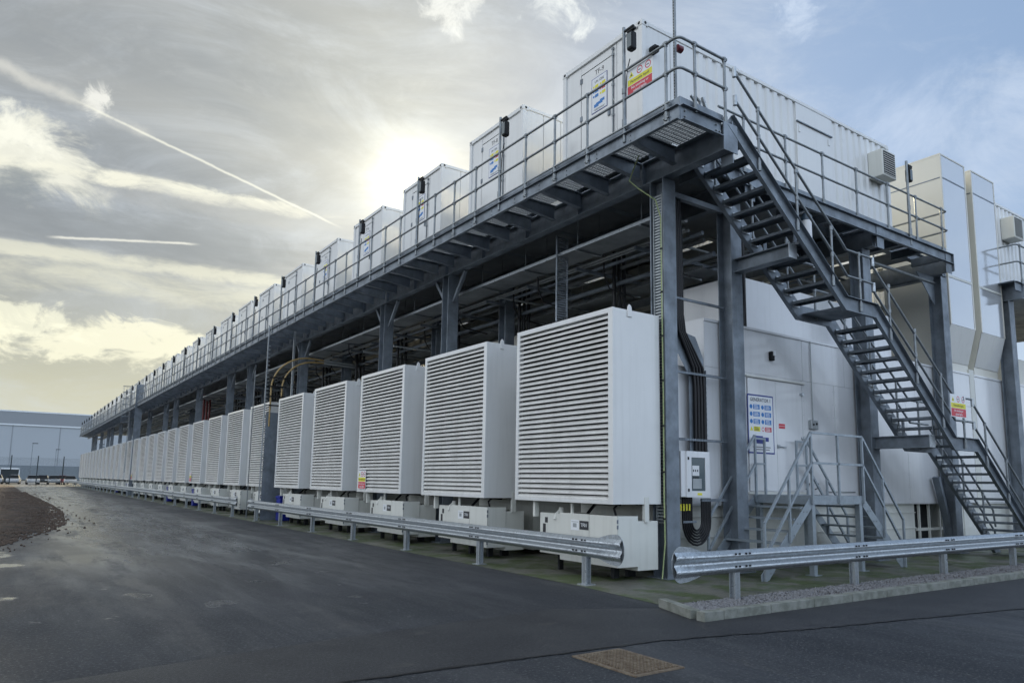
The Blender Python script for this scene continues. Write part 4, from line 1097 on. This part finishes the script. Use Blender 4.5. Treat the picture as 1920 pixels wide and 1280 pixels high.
# black supply bundle dropping to the white cabinet
bd = thing('cable_bundle', 'bundle of thick black cables on a tray dropping into the white cabinet', 'cables', (.8, -.18, 1.0))
for q in range(4):
    o = q*.085
    MB().tube([(-.16+o*.55, .04, 6.1), (-.16+o*.55, .0, 5.4), (-.14+o*.55, 0, 3.75), (-.10+o*.6, 0, 3.42), (.10+o*.8, 0, 3.08), (.27+o, 0, 2.78), (.31+o, 0, 2.4), (.31+o, 0, 1.0)], .033, 8).build('cable', CABLE, bd)
b = MB(); b.box(.20, .72-.10, .04, .05, .95, 2.75); b.add([(-.30, .045, 3.55), (-.30, .045, 3.3), (.22, .045, 2.6), (.62, .045, 2.72), (.62, .045, 2.98), (.40, .045, 3.38), (.18, .045, 3.42)], [tuple(range(7))]); b.build('tray', STEEL, bd)
b = MB()
for k in range(18): b.box(.60, .612, -.02, .045, 1.0+k*.1, 1.05+k*.1)
b.box(.602, .608, -.02, .045, .95, 2.75); b.build('tray_side', STEEL, bd)
for q in range(6):
    rr_ = .14+q*.045; cx, cz = .30, -.06
    pts = [(cx-rr_*1.0, 0.0, .38)]+[(cx+rr_*math.cos(R(a)), .0, cz+rr_*1.15*math.sin(R(a))) for a in range(180, 361, 18)]+[(cx+rr_, 0, .36)]
    MB().tube(pts, .021, 8).build('slack_loop', CABLE, bd)
b = MB()
for q in range(4): b.box(-.16+q*.075, -.125+q*.075, -.03, -.022, .14, .26)
b.build('yellow_tag', YEL, bd)
# white distribution cabinet with a window
cbx = thing('distribution_cabinet', 'white electrical cabinet with dark window on the strut between the first columns', 'cabinet', (.50, -.40, 1.385))
b = MB(); b.box(0, .72, .035, .26, 0, .815); b.build('body', WALLW, cbx, bevel=.012)
b = MB()
for a, e, c_, d_ in ((.115, .72, 0, .11), (.115, .72, .705, .815), (.115, .235, .11, .705), (.60, .72, .11, .705)): b.box(a, e, 0, .034, c_, d_)
dd_ = b.build('door', WALLW, cbx)
MB().box(.235, .60, .012, .016, .11, .705).build('window', GLASSD, dd_)
b = MB(); b.box(.26, .44, .004, .010, .38, .56); b.build('breaker_block', WALLW, dd_)
b = MB()
for q in range(3): b.box(.275+q*.055, .30+q*.055, .001, .003, .45, .49)
for q in range(6): b.box(.27+q*.028, .285+q*.028, .001, .003, .33, .36)
b.build('breaker', BLACK, dd_)
MB().box(.27, .50, .004, .010, .15, .33).build('meter', CONDUIT, dd_)
b = MB(); b.box(.135, .165, -.012, -.001, .10, .15); b.box(.135, .165, -.012, -.001, .66, .71); b.build('lock', BLACK, dd_)
MB().box(.38, .50, -.004, -.001, .035, .075).build('yellow_label', YEL, dd_)
# perforated struts between the first two columns
sth = thing('strut_rail', 'perforated steel struts spanning between the first two columns', 'strut', (.42, -.2, 2.4))
for z in (-.0, 1.23, 2.62):
    b = MB()
    for a in range(24):
        x = .02+a*.064; b.box(x, x+.030, -.022, -.018, z, z+.045)
    b.box(0, 1.56, -.018, .02, z+.0, z+.045); b.box(0, 1.56, -.022, -.018, z+.038, z+.045); b.box(0, 1.56, -.022, -.018, z, z+.006)
    b.build('strut', STEEL, sth)
MB().tube([(.7, 0, -.95), (.7, 0, -1.0), (.3, .05, -1.05)], .01, 6).build('stay', TUBE, sth)
b = MB(); b.box(.30, .65, -.0, .03, -1.48, -1.44); b.box(.8, 1.5, -.0, .03, -1.10, -1.05); b.build('strut', STEEL, sth)

# beacon pole at the corner with red sounder
bp_ = thing('beacon_pole', 'perforated strut pole with red sounders at the deck corner', 'pole', (-.80, -1.55, 7.68))
b = MB(); b.box(-.02, .02, -.02, -.016, 0, 2.75); b.box(-.02, -.016, -.016, .02, 0, 2.75); b.box(.016, .02, -.016, .02, 0, 2.75); b.build('strut', TUBE, bp_)
b = MB()
for k in range(52): b.box(-.0215, -.0205, -.008, .008, .05+k*.052, .074+k*.052)
b.build('slots', BLACK, bp_, kind='stuff')
for z, x in ((2.62, -.07), (1.14, .10)):
    b = MB(); b.tube([(x-.05 if x < 0 else x-.05, 0, z), (x+.06, 0, z)], .06, 14); b.build('sounder', mat('dark_red_plastic', (.16, .015, .03), .35), bp_)
# platform lights
for k_, (loc, lab) in enumerate((((.28, -1.10, 7.70), 'pale cylindrical light on the corner platform'), ((4.05, -.72, 6.72), 'pale cylindrical light below the deck over the stairs'))):
    t = thing('well_light', lab, 'light', loc)
    b = MB(); b.tube([(0, 0, 0), (0, 0, .42)], .105, 16); b.build('body', WALLW, t)
    b = MB(); b.tube([(0, 0, .42), (0, 0, .47), (.02, 0, .53)], .11, 16); b.build('cap', mat('dark_blue_grey', (.05, .08, .11), .4), t)
t = thing('spare_clamp', 'loose scaffold clamp fitting standing on the corner platform', 'clamp', (-.30, -1.62, 7.84))
MB().tube([(0, 0, 0), (.02, 0, .14), (-.12, 0, .20)], .026, 10).build('fitting', TUBE, t); MB().tube([(.08, 0, .24), (.16, 0, .06), (.26, 0, -.02)], .032, 10).build('coupler', BRIGHT, t)
# long-run: cable drop and goose-neck conduits at the sixth box
cd_ = thing('cable_drop_post', 'grey post with cable ladder and two tan goose-neck conduits between louvred boxes', 'post', (-1.25, 19.35, 0))
MB().box(0, .72, 0, .02, 0.0, 4.15).build('back_plate', STEEL, cd_); MB().box(.70, .72, .02, .5, 0, 4.15).build('back_plate', STEEL, cd_)
b = MB(); b.box(-.10, -.06, -.02, .02, 0, 7.6); b.build('ladder_rail', BRIGHT, cd_)
b = MB(); b.box(-.26, -.23, 1.0, 1.03, 0, 5.9); b.build('ladder_rail', TUBE, cd_)
b = MB(); b.box(.92, 1.0, 0, .05, 4.1, 7.5); b.build('riser_rail', BRIGHT, cd_)
b = MB()
for k in range(44): b.box(-.055, .02, -.012, .008, .1+k*.155, .13+k*.155)
b.build('rungs', BRIGHT, cd_)
for q in (0, 1):
    pts = [(.12+q*.42, -.05, 3.6+.6*q)]+[(.12+q*.42, -.05, 5.1)]+[(.12+q*.42+(1.5-q*.25)*(1-math.cos(R(a))), -.05, 5.1+(1.35-q*.15)*math.sin(R(a))) for a in range(9, 91, 9)]+[(2.2, -.05, 6.42-.1*q)]
    MB().tube(pts, .032, 8).build('goose_neck', BRASS, cd_)
    MB().tube([(2.2, -.05, 6.42-.1*q), (4.2, -.05, 6.36-.1*q)], .05, 8).build('conduit', CONDUIT, cd_)
b = MB()
for z in (4.4, 4.75, 5.15, 5.5): b.box(.05, .70, -.12, -.07, z, z+.05)
b.build('conduit_clamp', BLACK, cd_)
# caged access ladder further along
al = thing('access_ladder', 'tall caged access ladder rising past the deck edge far along the row', 'ladder', (-1.35, 59.8, 0))
b = MB(); b.box(0, .03, 0, .05, 1.9, 9.3); b.box(0, .03, .60, .65, 1.9, 9.3); b.build('ladder_rail', TUBE, al)
b = MB()
for k in range(29): b.tube([(.015, 0, 2.0+k*.25), (.015, .65, 2.0+k*.25)], .014, 6)
b.build('rung', TUBE, al)
b = MB()
for k in range(7):
    z = 6.1+k*.52; pts = [(.015-.62*math.sin(R(a)), .325-.38*math.cos(R(a)), z) for a in range(0, 181, 20)]; b.tube(pts, .018, 6)
b.build('safety_hoop', STEEL, al)
b = MB()
for a in (30, 60, 90, 120, 150): b.box(.01-.62*math.sin(R(a)), .02-.62*math.sin(R(a)), .31-.38*math.cos(R(a)), .34-.38*math.cos(R(a)), 6.1, 9.25)
b.build('cage_strip', STEEL, al)
MB().ibeam('z', 0, 9.3, .55, -.9, .5, .5).build('ladder_column', STEEL, al)

# ------------------------------------------------------------------ access steps at the door
sp = thing('access_steps', 'small galvanised steel step platform with double stairs at the GENERATOR 1 doors', 'steps', (3.75, -.72, 0))
pc = 1.44; X0, X1, Y0, Y1 = -.87, .85, -.63, .62
b = MB(); b.box(X0, X1, Y0, Y0+.012, pc-.16, pc); b.box(X0, X1, Y1-.012, Y1, pc-.16, pc); b.box(X0, X0+.012, Y0+.012, Y1-.012, pc-.16, pc); b.box(X1-.012, X1, Y0+.012, Y1-.012, pc-.16, pc); b.build('platform_frame', STAIRS, sp)
MB().box(X0+.012, X1-.012, Y0+.012, Y1-.012, pc-.03, pc-.004).build('platform_deck', STAIRS, sp)
for x in (X0+.02, X1-.12):
    for y in (Y0+.013, Y1-.11): 
        b = MB(); b.box(x, x+.10, y, y+.10, .012, pc-.16); b.box(x-.06, x+.16, y-.05, y+.15, .001, .012); b.build('leg', STAIRS, sp)
RUN = 1.42
for sgn, xe in ((-1, X0), (1, X1)):
    for y in (Y0+.006, Y1-.018):
        b = MB(); x2 = xe+sgn*RUN
        q = [(xe, pc), (x2+sgn*.10, .10), (x2+sgn*.10, 0), (x2-sgn*.10, 0), (xe, pc-.22)]
        b.ext(q, 'y', y, y+.012)
        b.box(min(xe, x2+sgn*.1), max(xe, x2+sgn*.1), y, y+.0001, 0, 0.0001) if False else None
        b.build('stringer', STAIRS, sp)
        bb = MB()
        for k in range(1, 7):
            for dx in (-.05, .05): bb.tube([(xe+sgn*(RUN*k/7.0)+dx, y-.006, pc-.085-pc*k/7.0), (xe+sgn*(RUN*k/7.0)+dx, y, pc-.085-pc*k/7.0)], .014, 6)
        if y < 0: bb.build('bolts', TUBE, sp)
    for k in range(1, 7):
        x = xe+sgn*(RUN*k/7.0); z = pc-pc*k/7.0
        MB().box(x-.11, x+.11, Y0+.03, Y1-.03, z-.035, z).build('tread', STAIRS, sp)
RT = .021
def sq(b, p, q, s=.04): b.bar(p, q, s, s, (0, 1, 0) if abs((Vector(q)-Vector(p)).normalized().y) < .9 else (0, 0, 1))
for y, near in ((Y0-.02, True), (Y1-.05, False)):
    for sgn, xe in ((-1, X0), (1, X1)):
        x2 = xe+sgn*(RUN+.02)
        for z in (1.16, .60):
            b = MB(); zz = z+pc
            b.bar((xe, y, zz), (x2, y, z-.20 if z > 1 else z-.20), .04, .04, (0, 1, 0)); b.build('top_rail' if z > 1 else 'middle_rail', STAIRS, sp)
        for x, zb, zt_ in ((xe, pc-.15, pc+1.16), (xe+sgn*RUN*.5, pc*.5-.1, (pc+1.16+.96)/2), (x2, .0, .96)):
            MB().box(x-.02, x+.02, y-.02, y+.02, zb, zt_).build('rail_post', STAIRS, sp)
    if near:
        for z in (1.16, .60): MB().box(X0, X1, y-.02, y+.02, pc+z-.02, pc+z+.02).build('top_rail' if z > 1 else 'middle_rail', STAIRS, sp)
        MB().box(-.02, .02, y-.02, y+.02, pc-.15, pc+1.14).build('rail_post', STAIRS, sp)
        b = MB()
        for x in (0, X1): b.box(x-.035, x+.035, y+.0, y+.022, pc-.14, pc-.02)
        b.build('post_bracket', STAIRS, sp)
    else:
        for x0_, x1_ in ((X0, X0+.30), (X1-.35, X1)):
            for z in (1.10, .60): MB().box(x0_, x1_, y-.018, y+.018, pc+z-.018, pc+z+.018).build('middle_rail', STAIRS, sp)
            MB().box((x1_ if x0_ < 0 else x0_)-.02, (x1_ if x0_ < 0 else x0_)+.02, y-.02, y+.02, pc, pc+1.12).build('rail_post', STAIRS, sp)

# ------------------------------------------------------------------ crash barriers
def wprof(s=1.0):
    # W-beam: (out, z); out positive towards the road
    p = [(0, .155), (.018, .150), (.075, .105), (.080, .085), (.075, .065), (.018, .020), (.012, 0), (.018, -.020), (.075, -.065), (.080, -.085), (.075, -.105), (.018, -.150), (0, -.155)]
    return [(a, z) for a, z in p]
def barrier(name, label, axis, fixed, a0, a1, z0, posts, flare, par_group):
    """axis 'y': runs along y, faces -x; axis 'x': runs along x, faces -y. flare: which ends have fishtails"""
    t = thing(name, label, 'crash barrier', (fixed, a0, 0) if axis == 'y' else (a0, fixed, 0), par_group)
    L = a1-a0
    def P(along, out, z):
        return (-out, along, z) if axis == 'y' else (along, -out, z)
    pr_ = wprof(); n = len(pr_); nseg = max(2, int(L/3.2))
    b = MB(); vs = []
    for k in range(nseg+1):
        for o, z in pr_: vs.append(P(L*k/nseg, o, z0+z))
    bk = []
    for k in range(nseg+1):
        for o, z in pr_: bk.append(P(L*k/nseg, o-.004, z0+z))
    m_ = len(vs); fs = []
    for k in range(nseg):
        for j in range(n-1):
            q = (k*n+j, k*n+j+1, (k+1)*n+j+1, (k+1)*n+j); fs.append(q); fs.append(tuple(m_+i for i in reversed(q)))
    b.add(vs+bk, fs); b.build('rail', BRIGHT, t)
    fr_ = random.Random(17)
    for e in flare:
        s_ = -1 if e == 0 else 1; x0 = 0 if e == 0 else L
        v2 = []; ns = 26; LL_ = .82
        for k in range(ns+1):
            u = k/ns
            for j, (o, z) in enumerate(pr_):
                f2 = 1-.35*max(0, (u-.5)/.5); cr_ = .0028*(u > .35)
                v2.append(P(x0+s_*(u*LL_-.34), o*f2+.007+fr_.uniform(-cr_, cr_), z0+z*(1+.08*u)+fr_.uniform(-cr_, cr_)*.7))
        fs2 = [(k*n+j, k*n+j+1, (k+1)*n+j+1, (k+1)*n+j) for k in range(ns) for j in range(n-1)]
        MB().add(v2, fs2).build('crumpled_end', SPANG, t)
        ol = []
        for k in range(25):
            u = k/24; hh_ = .150+.085*math.sin(min(1, u/.75)*math.pi/2)
            if u > .72: hh_ *= math.sqrt(max(0.02, 1-((u-.72)/.28)**2*.93))
            ol.append((x0+s_*(u*.60-.10), hh_))
        top_ = [P(a_, -.004, z0+h_) for a_, h_ in ol]; bot_ = [P(a_, -.004, z0-h_) for a_, h_ in ol]
        top2 = [P(a_, -.010, z0+h_) for a_, h_ in ol]; bot2 = [P(a_, -.010, z0-h_) for a_, h_ in ol]
        nn_ = len(ol); pl_ = MB(); fcs = []
        for k in range(nn_-1):
            fcs += [(k, k+1, nn_+k+1, nn_+k), (2*nn_+k, 3*nn_+k, 3*nn_+k+1, 2*nn_+k+1), (k, 2*nn_+k, 2*nn_+k+1, k+1), (nn_+k, nn_+k+1, 3*nn_+k+1, 3*nn_+k)]
        fcs.append((nn_-1, 3*nn_-1, 4*nn_-1, 2*nn_-1))
        pl_.add(top_+bot_+top2+bot2, fcs).build('fishtail_plate', SPANG, t)
    bm = MB(); bm.tube([P(0, .070, .02), P(0, .092, .02)], .014, 6); bm = bm.mesh('bolt'); bm.materials.append(BLACK)
    for pz in posts:
        if max(abs(pz), a0) > 40: break
        for dx in (-.12, -.04, .10, .18):
            for zz in (.085, -.085): link(bm, 'bolt', t, P(pz-a0+dx, 0, z0+zz))
    pmsh = MB()
    if axis == 'y': pmsh.box(.0, .10, -.005, .005, 0, z0+.12); pmsh.box(.0, .006, -.055, .055, 0, z0+.12); pmsh.box(.094, .10, -.055, .055, 0, z0+.12); pmsh.box(-.06, .16, -.10, .10, .0, .012)
    else: pmsh.box(-.005, .005, .0, .10, -.05, z0+.12); pmsh.box(-.055, .055, .0, .006, -.05, z0+.12); pmsh.box(-.055, .055, .094, .10, -.05, z0+.12)
    pmsh = pmsh.mesh('post'); pmsh.materials.append(BRIGHT)
    for pz in posts: link(pmsh, 'post', t, P(pz-a0, 0, 0))
    return t
BG = 'galvanised crash barriers round the plant'
barrier('crash_barrier', 'galvanised crash barrier along the road nearest the camera with crumpled fishtail end', 'y', -1.60, -.62, 19.2, .60, [-.2, 3.0, 6.2, 9.4, 12.6, 15.8, 18.8], (0, 1), BG)
barrier('crash_barrier', 'galvanised crash barrier before the steps and staircase on the right', 'x', -2.55, -1.60, 30, .56, [-.80, 2.2, 5.2, 8.2, 11.2, 14.2, 17.2, 20.2], (0,), BG)
for k_, (a, b_) in enumerate(((21.9, 41.4), (42.2, 61.6), (63.1, 83.0), (84.6, 122))):
    ps = []; y = a+.4
    while y < b_: ps.append(y); y += 3.2
    barrier('crash_barrier', f'distant crash barrier along the road, {ordn(k_+1)} from the camera', 'y', -1.60, a, b_, .63, ps, (0, 1), BG)

# ------------------------------------------------------------------ signs
s_ = thing('deck_warning_sign', 'yellow and red flammable liquid sign tied to the corner handrail', 'sign', (XR+.035, -.865, 8.56))
hazard_sign(s_, '-x', .62, .50)
s_ = thing('stair_warning_sign', 'yellow and red warning sign on the lower landing handrail', 'sign', (7.82, -1.80, 3.42))
hazard_sign(s_, '-y', .72, .50)

# ------------------------------------------------------------------ blue bins
bn = thing('blue_bin', '', 'bin', (-.55, 18.6, 0), 'blue plastic bins between the cabinets')
b = MB(); b.ext([(-.28, .02), (.28, .02), (.33, .92), (-.33, .92)], 'x', -.26, .26); b.build('tub', BINB, bn, bevel=.03)
b = MB(); b.ext([(-.36, .92), (.36, .92), (.34, 1.0), (-.30, 1.06)], 'x', -.30, .30); b.build('lid', BINB, bn, bevel=.02)
for k_, y in enumerate((18.55, 34.2, 42.1, 61.9, 69.8)):
    o = bn if k_ == 0 else copy_tree(bn); o.location = (-.62, y, 0); o.scale = (.8, .72, .92); o['label'] = f'blue plastic bin behind the barrier, {ordn(k_)} from the camera'

# ------------------------------------------------------------------ far end: warehouse, fence, cars, lamps
WH = mat('warehouse_cladding', (.47, .505, .535), .5, 0, .02, .06); WH2 = mat('warehouse_dark_band', (.30, .32, .34), .5); WHW = mat('pale_trim', (.78, .82, .84), .4)
wh = thing('warehouse', 'long blue grey clad warehouse beyond the end of the road', 'warehouse', (-40, 250, 0))
# wall follows its own slight angle
def wp(x0, x1, z0, z1, m_, name, y=0, d=.4): return MB().box(x0, x1, y, y+d, z0, z1).build(name, m_, wh)
wp(-150, 100, 0, 15.9, WH, 'wall', 0, 60)
wp(-150, 100, 16.3, 19.9, WH2, 'upper_band', -.2, 50)
wp(-150, 100, 15.9, 16.3, WHW, 'trim_line', -.3, 50); wp(-150, 100, 19.9, 20.3, WHW, 'roof_edge', -.3, 50)
for z in (17.4, 18.9, 20.3): wp(52, 56.5, z-.35, z+.25, WHW, 'bright_panel', -.5); wp(57.5, 60, z-.35, z+.25, WHW, 'bright_panel', -.5)
wp(-150, 100, 0, 4.2, mat('lower_band', (.22, .255, .28), .6), 'lower_band', -.25)
for x in range(-90, 95, 12): wp(x, x+.25, 4.2, 15.9, WH2, 'panel_joint', -.06)
fe = thing('mesh_fence', 'dark green mesh security fence with posts before the warehouse', 'fence', (-44, 127, 0))
FD = mat('dark_fence_paint', (.02, .03, .035), .5)
b = MB()
for k in range(16):
    o = MB().box(-.07, .07, -.06, .06, 0, 4.5).build('post', FD, fe, (k*3.45+.2, 0, 0))
b = MB()
for k in range(520): b.box(k*.10, k*.10+.010, -.01, .0, .1, 4.2)
for k in range(22): b.box(0, 52, -.014, -.002, .1+k*.19, .110+k*.19)
b.build('mesh', FD, fe, kind='stuff')
ss = thing('far_shelter', 'dark shelter with pale frame in front of the far warehouse', 'shelter', (-10.9, 150, 0))
ss.scale = (.55, .5, .78)
b = MB(); b.box(0, .3, 0, .3, 0, 3.4); b.box(5.2, 5.5, 0, .3, 0, 3.4); b.box(0, 5.5, 0, .3, 3.1, 3.5); b.build('frame', WHW, ss); MB().box(.3, 5.2, .3, .5, 0, 3.1).build('screen', FD, ss)
CARP = [mat(f'car_paint_{n_}', c_, .25, .2, coat=.5) for n_, c_ in (('white', (.62, .63, .64)), ('silver', (.35, .37, .38)), ('red', (.28, .02, .03)), ('dark', (.03, .035, .04)))]
def make_car():
    t = thing('parked_car', '', 'car', (0, 0, 0), 'cars parked at the far end of the road')
    low = [(-2.15, .28), (-2.2, .62), (-2.0, .82), (-1.15, .95), (1.35, .95), (2.0, .90), (2.15, .65), (2.12, .28)]
    b = MB(); b.ext(low, 'x', -.88, .88); body = b.build('body', CARP[0], t, bevel=.08)
    cab = [(-1.25, .94), (-.55, 1.42), (.75, 1.46), (1.55, .94)]
    b = MB(); n = 4; vs = [(-.80, a, z) if z < 1 else (-.62, a, z) for a, z in cab]+[(.80, a, z) if z < 1 else (.62, a, z) for a, z in cab]
    b.add(vs, [(0, 1, 5, 4), (1, 2, 6, 5), (2, 3, 7, 6), (3, 2, 1, 0), (4, 5, 6, 7)]); b.build('windows', BLACK, t)
    MB().box(-.63, .63, -.58, .78, 1.44, 1.485).build('roof', CARP[0], t, bevel=.03)
    for x in (-.80, .80):
        for y in (-1.35, 1.35):
            b = MB(); b.tube([(x-.10, y, .32), (x+.10, y, .32)], .32, 14); b.build('wheel', BLACK, t)
    for x in (-.62, .62): MB().box(x-.18, x+.18, -2.215, -2.15, .62, .76).build('headlight', WHW, t)
    for o in kids(t):
        if o.name.startswith(('body', 'roof')):
            o.material_slots[0].link = 'OBJECT'; o.material_slots[0].material = CARP[0]
    return t
car = make_car()
for k_, (x, c_, y, nm) in enumerate(((-11.2, 0, 146, 'white car cut by the left edge of the photo'), (-8.7, 0, 147, 'white car before the small dark shelter'), (-5.9, 0, 145, 'white car in the middle of the far row'), (-4.2, 3, 151, 'dark car half hidden between the white and silver cars'), (-2.7, 1, 146, 'silver car right of the middle of the far row'), (-.3, 0, 144, 'white car nearest the end of the louvred row'), (-1.0, 2, 152, 'red car behind the white one at the end of the louvred row'))):
    o = car if k_ == 0 else copy_tree(car); o.location = ((x+9.27)*.915-9.27, y-13, 0); o.rotation_euler = (0, 0, R(random.uniform(-6, 6))); o['label'] = nm
    for ch in kids(o):
        if ch.name.startswith(('body', 'roof')): ch.material_slots[0].material = CARP[c_]
lp = thing('lamp_post', '', 'lamp post', (0, 0, 0), 'thin lamp posts before the far warehouse')
b = MB(); b.tube([(0, 0, 0), (0, 0, 7.8)], .045, 8); b.build('mast', STEEL, lp); b = MB(); b.box(-.1, .9, -.15, .15, 7.8, 7.95); b.build('lantern', FD, lp)
for k_, (x, y, nm) in enumerate(((-6.0, 168, 'thin grey lamp post left of centre before the far warehouse'), (5.2, 160, 'thin grey lamp post nearest the far end of the gantry'), (-.3, 205, 'taller distant lamp mast in the middle before the warehouse'), (7.0, 178, 'thin lamp post partly behind the end of the row'))):
    o = lp if k_ == 0 else copy_tree(lp); o.location = (x, y, 0); o['label'] = nm
# buildings and hedge line behind the camera side keep the horizon closed
hz = MB(); hr_ = random.Random(11)
pts = []
for k in range(121):
    a = math.radians(100+k*2.2)   # sweep round the back
    r_ = 420; pts.append((CAM.x+r_*math.sin(a), CAM.y+r_*math.cos(a), 6+5*hr_.random()))
vs = [(x, y, -1) for x, y, z in pts]+[p for p in pts]; n = len(pts)
hz.add(vs, [(k, k+1, n+k+1, n+k) for k in range(n-1)]).build('distant_hedgerow', mat('distant_hedge', (.05, .065, .04), .9), kind='structure')
